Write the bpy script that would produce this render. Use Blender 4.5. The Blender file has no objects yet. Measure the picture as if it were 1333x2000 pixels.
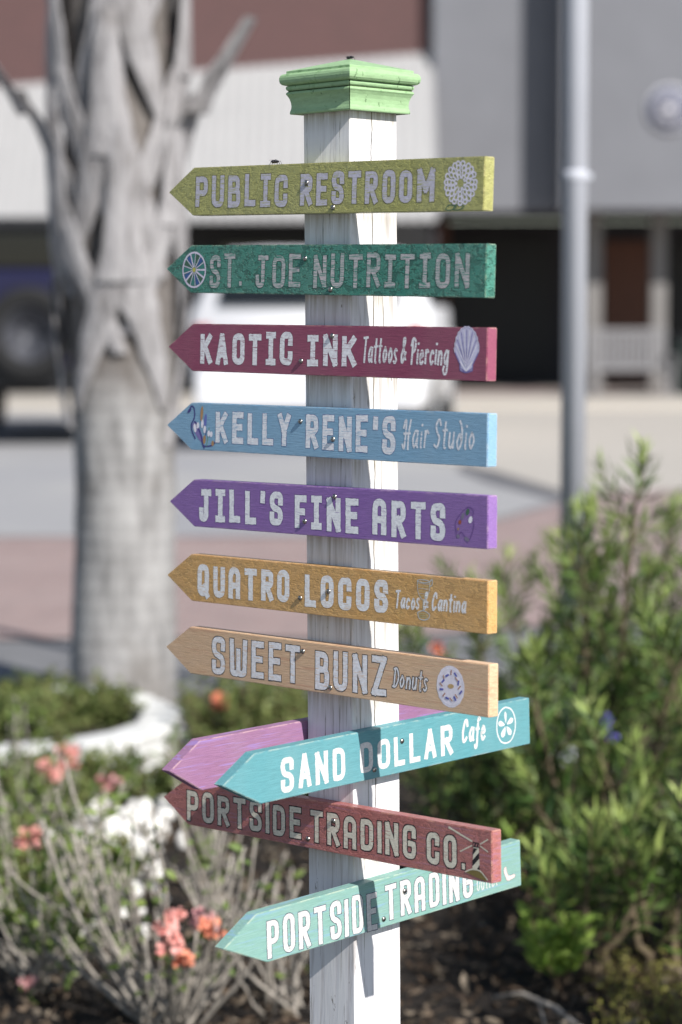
import bpy, bmesh, math, random
from mathutils import Vector, Matrix, noise as mnoise
R=math.radians; S=bpy.context.scene; COL=S.collection
random.seed(7)
G={'f': 4426.25727, 'pitch': 0.08804, 'roll': 0.00196, 'px': 0.01416, 'py': 3.06271, 'yaw': 0.79403, 'tx': -0.00399, 'ty': 0.02899, 'H': 0.06653, 't': 0.01818, 'tip': 0.05372}
BOARDS={
'yg':{'p': [0.16321, -0.02052, -0.30289, 0.29792, 0.00108], 'w': [('PUBLIC', [-0.2428, 0.02], [-0.0554, 0.0211], [-0.0559, -0.0231], [-0.2434, -0.022]), ('RESTROOM', [-0.0305, 0.0205], [0.2142, 0.0197], [0.214, -0.0217], [-0.0309, -0.0228])], 'e': [('flower', [0.2586, 0.0012], 0.029)], 's': [[-0.0188, 0.0074], [0.0326, -0.0257]]},
'gr':{'p': [0.05584, -0.0184, -0.31029, 0.30103, 0.00278], 'w': [('ST.', [-0.2154, 0.021], [-0.1461, 0.021], [-0.1467, -0.0252], [-0.2161, -0.0258]), ('JOE', [-0.1206, 0.0202], [-0.0307, 0.0201], [-0.0311, -0.0241], [-0.1211, -0.0249]), ('NUTRITION', [-0.0059, 0.0208], [0.2733, 0.0211], [0.2731, -0.0218], [-0.0064, -0.0238])], 'e': [('citrus', [-0.2492, -0.0011], 0.0257)], 's': [[-0.0228, 0.0147], [0.0268, -0.0255]]},
'ma':{'p': [-0.05077, -0.00622, -0.30722, 0.30166, 0.00065], 'w': [('KAOTIC', [-0.2361, 0.0199], [-0.0476, 0.0234], [-0.0481, -0.0215], [-0.2367, -0.0231]), ('INK', [-0.0198, 0.0203], [0.0741, 0.0215], [0.0738, -0.0192], [-0.0202, -0.0212]), ('~Tattoos & Piercing', [0.0845, 0.0176], [0.2377, 0.0145], [0.2376, -0.0137], [0.0842, -0.0136])], 'e': [('shell', [0.2676, 0.0047], 0.028)], 's': [[0.0282, 0.0196], [-0.031, -0.0146]]},
'bl':{'p': [-0.15943, 0.00296, -0.31176, 0.30198, 0.00056], 'w': [('KELLY', [-0.205, 0.0233], [-0.0528, 0.0218], [-0.0533, -0.0216], [-0.2056, -0.021]), ("RENE'S", [-0.0228, 0.022], [0.1441, 0.0254], [0.1438, -0.0253], [-0.0233, -0.0225]), ('~Hair Studio', [0.156, 0.0211], [0.2814, 0.021], [0.2813, -0.0114], [0.1558, -0.0143])], 'e': [('swan', [-0.2347, 0.001], 0.0316)], 's': [[-0.0338, 0.0135], [0.0289, -0.0083]]},
'pu':{'p': [-0.26475, 0.01478, -0.30748, 0.30191, -0.00014], 'w': [("JILL'S", [-0.2423, 0.021], [-0.0691, 0.0222], [-0.0696, -0.023], [-0.243, -0.0253]), ('FINE', [-0.0459, 0.0197], [0.0752, 0.0207], [0.0749, -0.0257], [-0.0463, -0.0252]), ('ARTS', [0.1016, 0.0198], [0.2301, 0.0221], [0.2299, -0.0268], [0.1013, -0.0263])], 'e': [('palette', [0.2645, -0.004], 0.0218)], 's': [[0.0311, 0.0209], [-0.0262, -0.0146]]},
'or':{'p': [-0.37069, 0.01472, -0.31408, 0.3013, -0.00133], 'w': [('QUATRO', [-0.2462, 0.0192], [-0.057, 0.0218], [-0.0574, -0.0207], [-0.2469, -0.0262]), ('LOCOS', [-0.0269, 0.0203], [0.1287, 0.0236], [0.1284, -0.0207], [-0.0273, -0.0232]), ('~Tacos & Cantina', [0.1415, 0.0089], [0.2656, 0.0127], [0.2655, -0.0086], [0.1414, -0.0117])], 'e': [('glass', [0.1915, 0.0027], 0.0249)], 's': [[0.0183, 0.0001], [-0.0362, -0.0128]]},
'ta':{'p': [-0.47478, 0.01433, -0.3186, 0.30284, -0.00085], 'w': [('SWEET', [-0.2172, 0.0258], [-0.0373, 0.0266], [-0.0378, -0.0242], [-0.2179, -0.0279]), ('BUNZ', [-0.008, 0.0244], [0.1253, 0.0258], [0.125, -0.0251], [-0.0085, -0.0288]), ('~Donuts', [0.1364, 0.0135], [0.1983, 0.0142], [0.1982, -0.0108], [0.1362, -0.0112])], 'e': [('donut', [0.2382, -0.0008], 0.0267)], 's': [[-0.0319, 0.0195], [0.0211, -0.0244]]},
'rb':{'p': [-0.68839, 0.03165, -0.32723, 0.30723, -0.0017], 'w': [('PORTSIDE', [-0.2743, 0.0171], [-0.0381, 0.0197], [-0.0385, -0.0232], [-0.2749, -0.0263]), ('TRADING', [-0.019, 0.0192], [0.1768, 0.0222], [0.1765, -0.0205], [-0.0195, -0.0248]), ('CO.', [0.1958, 0.0187], [0.2635, 0.0217], [0.2634, -0.0234], [0.1956, -0.0218])], 'e': [('lighthouse', [0.2817, -0.0019], 0.0176)], 's': [[0.0253, 0.0102], [-0.0244, -0.0206]]},
'sd':{'p': [-0.58715, 0.01276, -0.29346, 0.29241, 0.00182], 'w': [('SAND', [-0.1946, 0.0207], [-0.0786, 0.018], [-0.079, -0.0255], [-0.195, -0.0249]), ('DOLLAR', [-0.0506, 0.0193], [0.1294, 0.0177], [0.1292, -0.0236], [-0.051, -0.0224]), ('~Cafe', [0.1488, 0.0192], [0.1976, 0.0181], [0.1975, -0.0122], [0.1487, -0.0101])], 'e': [('sanddollar', [0.2408, 0.0011], 0.0256)], 's': [[0.0293, 0.0096], [-0.0249, -0.021]]},
'te':{'p': [-0.79125, 0.02162, -0.29492, 0.27291, 0.00101], 'w': [('PORTSIDE', [-0.2206, 0.0209], [-0.0203, 0.0193], [-0.0206, -0.0327], [-0.2211, -0.0284]), ('TRADING', [-0.0041, 0.0216], [0.1708, 0.0232], [0.1706, -0.0275], [-0.0044, -0.0258]), ('~Outlet', [0.1777, 0.003], [0.223, 0.0007], [0.223, -0.022], [0.1777, -0.0216])], 'e': [('boot', [0.2438, -0.01], 0.0103)], 's': [[0.033, 0.0078], [-0.0088, -0.022]]},
'mv':{'p': [-0.58622, 0.00939, -0.28792, 0.3, 0.00291], 'w': [], 'e': [], 's': []},
}
# ---------------------------------------------------------------- camera, sky, sun, exposure
EYE=1.5
cp_,sp_=math.cos(G['pitch']),math.sin(G['pitch']); cr_,sr_=math.cos(G['roll']),math.sin(G['roll'])
FWD=Vector((0,cp_,-sp_)); R0=Vector((1,0,0)); U0=Vector((0,sp_,cp_))
RGT=R0*cr_-U0*sr_; UPV=R0*sr_+U0*cr_
cam_d=bpy.data.cameras.new('camera'); cam=bpy.data.objects.new('camera',cam_d); COL.objects.link(cam)
cam.matrix_world=Matrix(((RGT.x,UPV.x,-FWD.x,0),(RGT.y,UPV.y,-FWD.y,0),(RGT.z,UPV.z,-FWD.z,EYE),(0,0,0,1)))
cam_d.sensor_fit='VERTICAL'; cam_d.sensor_height=36; cam_d.lens=G['f']*36/2000
cam_d.clip_start=.1; cam_d.clip_end=400
cam_d.dof.use_dof=True; cam_d.dof.focus_distance=3.03; cam_d.dof.aperture_fstop=3.0
S.camera=cam
SUN_DIR=Vector((.604,-.797,0)).normalized()*math.cos(R(39))+Vector((0,0,math.sin(R(39))))
w=bpy.data.worlds.new('World'); S.world=w; w.use_nodes=True
nt=w.node_tree; sky=nt.nodes.new('ShaderNodeTexSky'); sky.sky_type='NISHITA'; sky.sun_disc=False
sky.sun_elevation=R(39); sky.sun_rotation=math.atan2(SUN_DIR.x,SUN_DIR.y); sky.air_density=1.0; sky.dust_density=.35; sky.ozone_density=1.0
nt.nodes['Background'].inputs[1].default_value=.062
hs=nt.nodes.new('ShaderNodeHueSaturation'); hs.inputs['Saturation'].default_value=.9; nt.links.new(sky.outputs[0],hs.inputs['Color']); nt.links.new(hs.outputs[0],nt.nodes['Background'].inputs[0])   # sky blue slightly desaturated
sl=bpy.data.lights.new('sun','SUN'); sl.energy=3.9; sl.angle=R(.55); sl.color=(1,.965,.915)
sun=bpy.data.objects.new('sun',sl); COL.objects.link(sun); sun.rotation_euler=SUN_DIR.to_track_quat('Z','Y').to_euler()
S.view_settings.view_transform='Standard'; S.view_settings.look='None'; S.view_settings.gamma=1; S.view_settings.use_curve_mapping=False
S.view_settings.exposure=.82
def at(px,py,Y):                 # a point on the ray of an image position, at distance Y from the viewer
    d=FWD+RGT*((px-666.5)/G['f'])+UPV*((1000-py)/G['f'])
    return Vector((0,0,EYE))+d*(Y/d.y)
def gnd(px,py):
    d=FWD+RGT*((px-666.5)/G['f'])+UPV*((1000-py)/G['f'])
    return Vector((0,0,EYE))+d*(-EYE/d.z)
# ---------------------------------------------------------------- mesh and object helpers
class MB:
    def __init__(s): s.v=[]; s.f=[]; s.m=[]; s.sm=[]; s.a=[]
    def add(s,vs,fs,mi=0,smooth=False,a=None):
        o=len(s.v); s.v+= [tuple(v) for v in vs]
        for f in fs: s.f.append(tuple(i+o for i in f)); s.m.append(mi); s.sm.append(smooth)
        if a is not None: s.a+= [a]*len(vs)
        else: s.a+=[0.0]*len(vs)
    def box(s,c,d,mi=0,bev=0,mat=None,seg=2):
        bm=bmesh.new(); bmesh.ops.create_cube(bm,size=1)
        for v in bm.verts: v.co=Vector((v.co.x*d[0],v.co.y*d[1],v.co.z*d[2]))
        if bev: bmesh.ops.bevel(bm,geom=list(bm.edges),offset=bev,segments=seg,affect='EDGES',profile=.6)
        for v in bm.verts:
            v.co=v.co+Vector(c)
            if mat: v.co=mat@v.co
        s.bm(bm,mi)
    def bm(s,bm,mi=0,smooth=False):
        bm.verts.index_update()
        s.add([v.co.copy() for v in bm.verts],[[v.index for v in f.verts] for f in bm.faces],mi,smooth); bm.free()
    def tube(s,pts,rad,n=8,mi=0,cap=True,a=None):
        pts=[Vector(p) for p in pts]; k=len(pts)
        if not hasattr(rad,'__len__'): rad=[rad]*k
        vs=[];ref=None
        for i,p in enumerate(pts):
            t=(pts[min(i+1,k-1)]-pts[max(i-1,0)]).normalized()
            if ref is None: ref=t.orthogonal().normalized()
            ref=(ref-t*ref.dot(t)); ref=ref.normalized() if ref.length>1e-6 else t.orthogonal().normalized()
            b=t.cross(ref)
            for j in range(n):
                q=2*math.pi*j/n; vs.append(p+(ref*math.cos(q)+b*math.sin(q))*rad[i])
        fs=[(i*n+j,i*n+(j+1)%n,(i+1)*n+(j+1)%n,(i+1)*n+j) for i in range(k-1) for j in range(n)]
        if cap: fs+=[tuple(range(n-1,-1,-1)),tuple((k-1)*n+j for j in range(n))]
        s.add(vs,fs,mi,True,a)
    def lathe(s,prof,n=24,mi=0,mat=None,smooth=True,cap=True):
        vs=[];k=len(prof)
        for r,z in prof:
            for j in range(n):
                q=2*math.pi*j/n; v=Vector((r*math.cos(q),r*math.sin(q),z)); vs.append(mat@v if mat else v)
        fs=[(i*n+j,i*n+(j+1)%n,(i+1)*n+(j+1)%n,(i+1)*n+j) for i in range(k-1) for j in range(n)]
        if cap: fs+=[tuple(range(n-1,-1,-1)),tuple((k-1)*n+j for j in range(n))]
        else: fs+=[((k-1)*n+j,(k-1)*n+(j+1)%n,(j+1)%n,j) for j in range(n)]
        s.add(vs,fs,mi,smooth)
    def build(s,name,mats,parent=None,mat=None):
        me=bpy.data.meshes.new(name); me.from_pydata(s.v,[],s.f)
        if not isinstance(mats,(list,tuple)): mats=[mats]
        for m in mats: me.materials.append(m)
        me.polygons.foreach_set('material_index',s.m); me.polygons.foreach_set('use_smooth',s.sm)
        if any(s.a):
            at_=me.attributes.new('age','FLOAT','POINT'); at_.data.foreach_set('value',s.a)
        me.update(); o=bpy.data.objects.new(name,me); COL.objects.link(o)
        if mat is not None: o.matrix_local=mat
        if parent: o.parent=parent
        return o
def empty(name,loc,rz=0,parent=None):
    o=bpy.data.objects.new(name,None); COL.objects.link(o); o.location=loc; o.rotation_euler.z=rz; o.empty_display_size=.1
    if parent: o.parent=parent
    return o
def tag(o,label=None,cat=None,group=None,kind=None):
    if label: o['label']=label
    if cat: o['category']=cat
    if group: o['group']=group
    if kind: o['kind']=kind
    return o
# ---------------------------------------------------------------- material helpers
class NT:
    def __init__(s,name):
        s.m=bpy.data.materials.new(name); s.m.use_nodes=True; s.t=s.m.node_tree; s.b=s.t.nodes['Principled BSDF']
    def n(s,t,**k):
        x=s.t.nodes.new('ShaderNode'+t)
        for a,b in k.items(): setattr(x,a,b)
        return x
    def l(s,a,b): s.t.links.new(a,b)
    def coord(s,scale=(1,1,1),out='Object'):
        c=s.n('TexCoord'); mp=s.n('Mapping'); mp.inputs['Scale'].default_value=scale; s.l(c.outputs[out],mp.inputs[0]); return mp.outputs[0]
    def noise(s,scale,vec=None,detail=4,rough=.55,dist=0):
        x=s.n('TexNoise'); x.inputs['Scale'].default_value=scale; x.inputs['Detail'].default_value=detail; x.inputs['Roughness'].default_value=rough; x.inputs['Distortion'].default_value=dist
        if vec is not None: s.l(vec,x.inputs['Vector'])
        return x.outputs['Fac']
    def ramp(s,fac,stops):
        x=s.n('ValToRGB'); e=x.color_ramp.elements
        while len(e)<len(stops): e.new(.5)
        for i,(p,c) in enumerate(stops):
            e[i].position=p; e[i].color=(c if len(c)==4 else (*c,1)) if hasattr(c,'__len__') else (c,c,c,1)
        s.l(fac,x.inputs[0]); return x.outputs[0]
    def mix(s,f,a,b,mode='MIX'):
        x=s.n('MixRGB',blend_type=mode)
        for i,q in enumerate((f,a,b)):
            if hasattr(q,'is_output') or isinstance(q,bpy.types.NodeSocket): s.l(q,x.inputs[i])
            elif i==0: x.inputs[0].default_value=q
            else: x.inputs[i].default_value=(*q,1) if len(q)==3 else q
        return x.outputs[0]
    def math(s,op,a,b=None):
        x=s.n('Math',operation=op)
        for i,q in enumerate((a,b)):
            if q is None: continue
            if isinstance(q,bpy.types.NodeSocket): s.l(q,x.inputs[i])
            else: x.inputs[i].default_value=q
        return x.outputs[0]
    def bump(s,h,strength=.3,dist=.001,prev=None):
        x=s.n('Bump'); x.inputs['Strength'].default_value=strength; x.inputs['Distance'].default_value=dist; s.l(h,x.inputs['Height'])
        if prev is not None: s.l(prev,x.inputs['Normal'])
        s.l(x.outputs[0],s.b.inputs['Normal']); return x.outputs[0]
    def out(s,col=None,rough=.6,metal=0,spec=.4):
        if col is not None:
            if isinstance(col,bpy.types.NodeSocket): s.l(col,s.b.inputs['Base Color'])
            else: s.b.inputs['Base Color'].default_value=(*col,1)
        s.b.inputs['Roughness'].default_value=rough; s.b.inputs['Metallic'].default_value=metal; s.b.inputs['Specular IOR Level'].default_value=spec
        return s.m
def c8(r,g,b):
    f=lambda v:(v/255/12.92 if v/255<=.04045 else ((v/255+.055)/1.055)**2.4)
    return (f(r),f(g),f(b))
def sc(c,k): return tuple(min(1,x*k) for x in c)
def plain(name,c,rough=.6,metal=0,var=.15,scale=8,bump=0):
    t=NT(name); n=t.noise(scale,t.coord()); col=t.ramp(n,[(.3,sc(c,1-var)),(.7,sc(c,1+var))])
    if bump: t.bump(t.noise(scale*8,t.coord()),.4,bump)
    return t.out(col,rough,metal)
def board_mat(name,c,c2=None,grain=1.0,flake=0,rough=.55,streak=None):
    # painted timber: fine grain along the board, darker pores, a second worn tint
    t=NT(name); v=t.coord((2.2,1,1)); v2=t.coord((3,14,60))
    g=t.noise(14,v2,5,.6,.3); big=t.noise(16,t.coord((1,3,3)),3)
    col=t.ramp(g,[(.28,sc(c,.8)),(.5,c),(.78,sc(c2 or c,1.12))])
    col=t.mix(t.ramp(big,[(.4,0.0),(.72,.5)]),col,sc(c2 or c,.92))
    pore=t.noise(30,t.coord((2,18,90)),3,.5)
    col=t.mix(t.ramp(pore,[(.60,0.0),(.68,.55)]),col,sc(c,.45))
    if streak:
        sn=t.noise(9,t.coord((1.2,6,34)),4,.6,.6); col=t.mix(t.ramp(sn,[(.55,0.0),(.63,.75)]),col,streak)
    speck=t.noise(240,t.coord((1,1,1)),2); col=t.mix(t.ramp(speck,[(.70,0.0),(.76,.5)]),col,sc(c,1.6))
    b=t.bump(g,.35*grain,.0012); 
    if flake:
        # old paint that has lifted and cracked: raised plates, with crevice shade and rim highlights put into the colour
        wv=t.coord((1,1,1.7)); wa=t.n('VectorMath',operation='SCALE'); wn=t.n('TexNoise'); wn.inputs['Scale'].default_value=70; wn.inputs['Detail'].default_value=3; t.l(t.coord(),wn.inputs['Vector']); t.l(wn.outputs['Color'],wa.inputs[0]); wa.inputs['Scale'].default_value=.012
        ad=t.n('VectorMath',operation='ADD'); t.l(wv,ad.inputs[0]); t.l(wa.outputs[0],ad.inputs[1])
        pl=t.noise(88,ad.outputs[0],4,.6); plate=t.ramp(pl,[(.44,0.0),(.50,1.0)])
        vo=t.n('TexVoronoi',feature='DISTANCE_TO_EDGE'); vo.inputs['Scale'].default_value=210; t.l(ad.outputs[0],vo.inputs['Vector']); e=t.ramp(vo.outputs['Distance'],[(.0,0.0),(.14,1.0)])
        rim=t.ramp(pl,[(.44,0.0),(.475,1.0),(.52,0.0)])
        area=t.ramp(t.noise(9,t.coord((1,1,2)),3),[(.34,.25),(.58,1.0)]); k=t.math('MULTIPLY',area,flake)
        low=t.math('MULTIPLY',t.math('SUBTRACT',1.0,plate),k)
        col=t.mix(t.math('MULTIPLY',low,.62),col,sc(c,.30)); col=t.mix(t.math('MULTIPLY',t.math('MULTIPLY',t.math('SUBTRACT',1.0,e),.55),k),col,sc(c,.25)); col=t.mix(t.math('MULTIPLY',t.math('MULTIPLY',rim,.55),k),col,sc(c,1.9))
        b=t.bump(plate,.8*flake,.0022,b); b=t.bump(e,.35*flake,.0012,b); rough=.36
    bv=t.n('Bevel',samples=4); bv.inputs['Radius'].default_value=.0032; gn=t.n('NewGeometry'); dp=t.n('VectorMath',operation='DOT_PRODUCT'); t.l(bv.outputs[0],dp.inputs[0]); t.l(gn.outputs['True Normal'],dp.inputs[1])
    edge=t.ramp(dp.outputs['Value'],[(.80,1.0),(.975,0.0)]); en=t.ramp(t.noise(70,t.coord((.5,1,1)),4,.7),[(.46,0.0),(.56,.9)])
    col=t.mix(t.math('MULTIPLY',edge,en),col,t.mix(.45,sc(c,1.5),c8(206,186,158)))      # knocked and rubbed arrises
    sp4=t.n('SeparateXYZ'); t.l(t.coord(),sp4.inputs[0]); ln=t.noise(1.0,t.coord((3.5,1,1)),4,.6)
    col=t.mix(t.ramp(ln,[(.42,0.0),(.70,.35)]),col,t.mix(.5,col,c8(178,172,164)))         # chalky sun-bleached lengths
    return t.out(col,rough,0,.45)
def letter_mat(name,c,under,wear=.5,metal=0):
    # hand-brushed paint that has worn off along the grain
    t=NT(name); g=t.noise(15,t.coord((3,14,60)),5,.65,.3); f=t.noise(190,t.coord((1,1,1.4)),3)
    col=t.ramp(f,[(.3,sc(c,.82)),(.7,sc(c,1.12))])
    col=t.mix(t.ramp(g,[(.60-.16*wear,0.0),(.67-.12*wear,1.0)]),col,under) if wear>0 else col
    t.bump(g,.3,.0008); return t.out(col,.5,metal,.5)
# ---------------------------------------------------------------- painted lettering (own stroke alphabet)
def rpoly(pts,r,closed=False,w=.5):
    # rounds the corners of a polyline; pts in letter units, r relative to cap height
    P=[Vector((p[0]*w,p[1])) for p in pts]; rr=[(p[2] if len(p)>2 else r) for p in pts]; n=len(P); out=[]
    for i in range(n):
        if not closed and i in (0,n-1): out.append(P[i]); continue
        a,b,c=P[i-1],P[i],P[(i+1)%n]; d1=(a-b); d2=(c-b); q=min(rr[i],d1.length*.5,d2.length*.5)
        if q<.02: out.append(b); continue
        s=b+d1.normalized()*q; e=b+d2.normalized()*q
        for k in range(7):
            u=k/6; out.append(s*(1-u)**2+b*2*u*(1-u)+e*u*u)
    if closed: out.append(out[0])
    return [(p.x/w,p.y) for p in out]
def smooth(pts,sub=6):
    out=[]; n=len(pts)
    for i in range(n-1):
        p0,p1,p2,p3=[Vector(pts[max(0,min(n-1,j))]) for j in (i-1,i,i+1,i+2)]
        for k in range(sub):
            t=k/sub; out.append(tuple(.5*((2*p1)+(p2-p0)*t+(2*p0-5*p1+4*p2-p3)*t*t+(3*p1-p0-3*p2+p3)*t**3)))
    out.append(tuple(pts[-1])); return out
def block(ch,serif,roundA):
    c=.24; L=lambda *p:list(p)
    D={
    'O':[('r',[(0,0),(0,1),(1,1),(1,0)],1)], 'C':[('r',[(1,.72),(1,1),(0,1),(0,0),(1,0),(1,.28)],0)],
    'G':[('r',[(1,.74),(1,1),(0,1),(0,0),(1,0),(1,.45,0),(.55,.45)],0)],
    'S':[('r',[(1,.74),(1,1),(0,1),(0,.56),(1,.44),(1,0),(0,0),(0,.26)],0)],
    'U':[('r',[(0,1),(0,0),(1,0),(1,1)],0)], 'D':[('r',[(0,0,0),(0,1,0),(1,1,.3),(1,0,.3)],1)],
    'J':[('r',[(.62,1),(.62,0),(0,0),(0,.3)],0),('l',[(.25,1),(1,1)],0)] if serif else [('r',[(1,1),(1,0),(0,0),(0,.3)],0)],
    'P':[('l',[(0,0),(0,1)],0),('r',[(0,1,0),(1,1,.22),(1,.44,.22),(0,.44)],0)],
    'R':[('l',[(0,0),(0,1)],0),('r',[(0,1,0),(1,1,.2),(1,.5,.2),(0,.5)],0),('l',[(.4,.5),(1,0)],0)],
    'B':[('l',[(0,0),(0,1)],0),('r',[(0,1,0),(.9,1,.2),(.9,.53,.2),(0,.53)],0),('r',[(0,.53,0),(1,.53,.2),(1,0,.2),(0,0)],0)],
    'E':[('l',[(0,0),(0,1)],0),('l',[(0,1),(1,1)],0),('l',[(0,.52),(.85,.52)],0),('l',[(0,0),(1,0)],0)],
    'F':[('l',[(0,0),(0,1)],0),('l',[(0,1),(1,1)],0),('l',[(0,.5),(.8,.5)],0)],
    'L':[('l',[(0,1),(0,0)],0),('l',[(0,0),(1,0)],0)],
    'I':[('l',[(.5,0),(.5,1)],0)]+([('l',[(0,1),(1,1)],0),('l',[(0,0),(1,0)],0)] if serif else []),
    'T':[('l',[(.5,0),(.5,1)],0),('l',[(0,1),(1,1)],0)],
    'K':[('l',[(0,0),(0,1)],0),('l',[(.05,.42),(.95,1)],0),('l',[(.35,.58),(1,0)],0)],
    'N':[('l',[(0,0),(0,1)],0),('l',[(0,1),(1,0)],0),('l',[(1,0),(1,1)],0)],
    'M':[('l',[(0,0),(0,1)],0),('l',[(0,1),(.5,.35)],0),('l',[(.5,.35),(1,1)],0),('l',[(1,0),(1,1)],0)],
    'W':[('r',[(0,1),(.05,0,.1),(.5,0,.1),(.5,.7)],0),('r',[(.5,.7),(.5,0,.1),(.95,0,.1),(1,1)],0)],
    'Y':[('l',[(0,1),(.5,.48)],0),('l',[(1,1),(.5,.48)],0),('l',[(.5,.5),(.5,0)],0)],
    'Z':[('l',[(0,1),(1,1)],0),('l',[(1,1),(0,0)],0),('l',[(0,0),(1,0)],0)],
    'Q':[('r',[(0,0),(0,1),(1,1),(1,0)],1),('l',[(.55,.22),(1.05,-.08)],0)],
    'A':[('r',[(0,0),(0,1,.3),(1,1,.3),(1,0)],0),('l',[(0,.4),(1,.4)],0)] if roundA else [('l',[(0,0),(.48,1)],0),('l',[(1,0),(.52,1)],0),('l',[(.2,.3),(.8,.3)],0)],
    "'":[('l',[(.6,1),(.35,.78)],0)], '.':[('l',[(.4,.02),(.6,.02)],0)],
    }
    wd={'I':.40 if serif else .14,"'":.2,'.':.2,'W':.66,'M':.66,'L':.44,'J':.5,'E':.46,'F':.44,'T':.52}
    return wd.get(ch,.50),D[ch]
SCR={'a':(.5,[[(.85,.48),(.5,.57),(.12,.3),(.4,.0),(.85,.3)],[(.88,.57),(.86,.12),(1,.0)]]),
'c':(.42,[[(.9,.45),(.5,.57),(.1,.28),(.45,0),(.95,.12)]]),
'd':(.5,[[(.8,.3),(.5,.55),(.1,.25),(.45,0),(.85,.25),(.75,.75),(.3,1)]]),
'e':(.45,[[(.15,.28),(.85,.33),(.5,.57),(.1,.28),(.45,0),(.95,.12)]]),
'f':(.42,[[(1,.9),(.7,1),(.5,.7),(.5,-.2),(.2,-.34),(.05,-.2)],[(.1,.5),(.9,.52)]]),
'g':(.5,[[(.85,.5),(.5,.57),(.1,.3),(.45,.02),(.85,.3)],[(.88,.57),(.9,-.25),(.45,-.4),(.05,-.25),(.2,-.08)]]),
'i':(.2,[[(.5,.56),(.5,.08),(.8,0)],[(.5,.8),(.52,.84)]]),'l':(.25,[[(.5,1),(.5,.1),(.9,0)]]),
'n':(.46,[[(.1,.56),(.1,0)],[(.1,.35),(.5,.57),(.85,.4),(.88,0)]]),
'o':(.46,[[(.5,.57),(.1,.3),(.45,0),(.9,.28),(.5,.57),(.4,.56)]]),
'r':(.36,[[(.15,.56),(.15,0)],[(.15,.35),(.5,.57),(.95,.48)]]),
's':(.36,[[(.9,.5),(.5,.57),(.15,.42),(.85,.16),(.5,0),(.05,.08)]]),
't':(.36,[[(.5,.92),(.5,.1),(.85,0)],[(.0,.62),(1,.64)]]),
'u':(.46,[[(.1,.56),(.12,.12),(.45,0),(.82,.18)],[(.86,.56),(.88,0)]]),
'T':(.5,[[(0,.97),(1,1)],[(.55,.98),(.5,0)]]),
'P':(.55,[[(.35,-.05),(.35,.95)],[(.05,.72),(.35,1.02),(.9,.9),(.85,.55),(.35,.42)]]),
'H':(.62,[[(.0,.7),(.2,.98),(.35,.85),(.3,0),(.0,.12)],[(.95,1),(.78,.5),(.85,-.05)],[(.1,.5),(1,.52)]]),
'S':(.5,[[(.95,.8),(.6,1),(.15,.8),(.4,.55),(.85,.35),(.6,.02),(.05,.1)]]),
'C':(.52,[[(.95,.72),(.75,.98),(.35,.9),(.08,.45),(.35,.02),(.95,.2)]]),
'D':(.55,[[(.25,.98),(.25,0)],[(0,.92),(.55,.95),(1,.5),(.6,.04),(0,.02)]]),
'O':(.52,[[(.5,1),(.1,.6),(.25,.05),(.75,.05),(.92,.6),(.5,1),(.4,1)]]),
'&':(.55,[[(1,.12),(.4,.62),(.35,.92),(.62,.96),(.6,.72),(.1,.3),(.35,0),(.95,.42)]])}
def ribbon(mb,pts,hw,y,mi=0,closed=False,jit=.1,ext=0,rnd=random):
    P=[Vector((p[0],p[1])) for p in pts]
    if not closed and ext:
        P[0]=P[0]+(P[0]-P[1]).normalized()*ext; P[-1]=P[-1]+(P[-1]-P[-2]).normalized()*ext
    Q=[P[0]]                                  # even spacing, so the brush edge can wobble
    for a,b in zip(P,P[1:]):
        k=max(1,int((b-a).length/.0035))
        for i in range(1,k+1): Q.append(a.lerp(b,i/k))
    P=Q
    n=len(P); ph=rnd.uniform(0,99); A=[];B=[]
    for i in range(n):
        if closed: t=(P[(i+1)%(n-1)]-P[(i-1)%(n-1)])
        else: t=P[min(i+1,n-1)]-P[max(i-1,0)]
        if t.length<1e-9: t=Vector((1,0))
        t.normalize(); nn=Vector((-t.y,t.x))
        wa=1+jit*mnoise.noise(Vector((ph,P[i].x*260,P[i].y*260))); wb=1+jit*mnoise.noise(Vector((ph+31,P[i].x*260,P[i].y*260)))
        A.append(P[i]+nn*hw*wa); B.append(P[i]-nn*hw*wb)
    if closed: A[-1]=A[0];B[-1]=B[0]
    vs=[(p.x,-y,p.y) for p in A]+[(p.x,-y,p.y) for p in B]
    mb.add(vs,[(i+1,i,n+i,n+i+1) for i in range(n-1)],mi)
def blob(mb,pts,y,mi=0):
    n=len(pts); mb.add([(p[0],-y,p[1]) for p in pts],[tuple(range(n))],mi)
    # faces look out of the board (towards -Y) whichever way the outline runs
    f=mb.f[-1]; ar=sum(pts[i][0]*pts[(i+1)%n][1]-pts[(i+1)%n][0]*pts[i][1] for i in range(n))
    if ar<0: mb.f[-1]=tuple(reversed(f))
def ell(cx,cz,rx,rz,rot=0,n=20):
    c,s=math.cos(rot),math.sin(rot)
    return [(cx+rx*math.cos(q)*c-rz*math.sin(q)*s,cz+rx*math.cos(q)*s+rz*math.sin(q)*c) for q in [2*math.pi*i/n for i in range(n)]]
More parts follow.
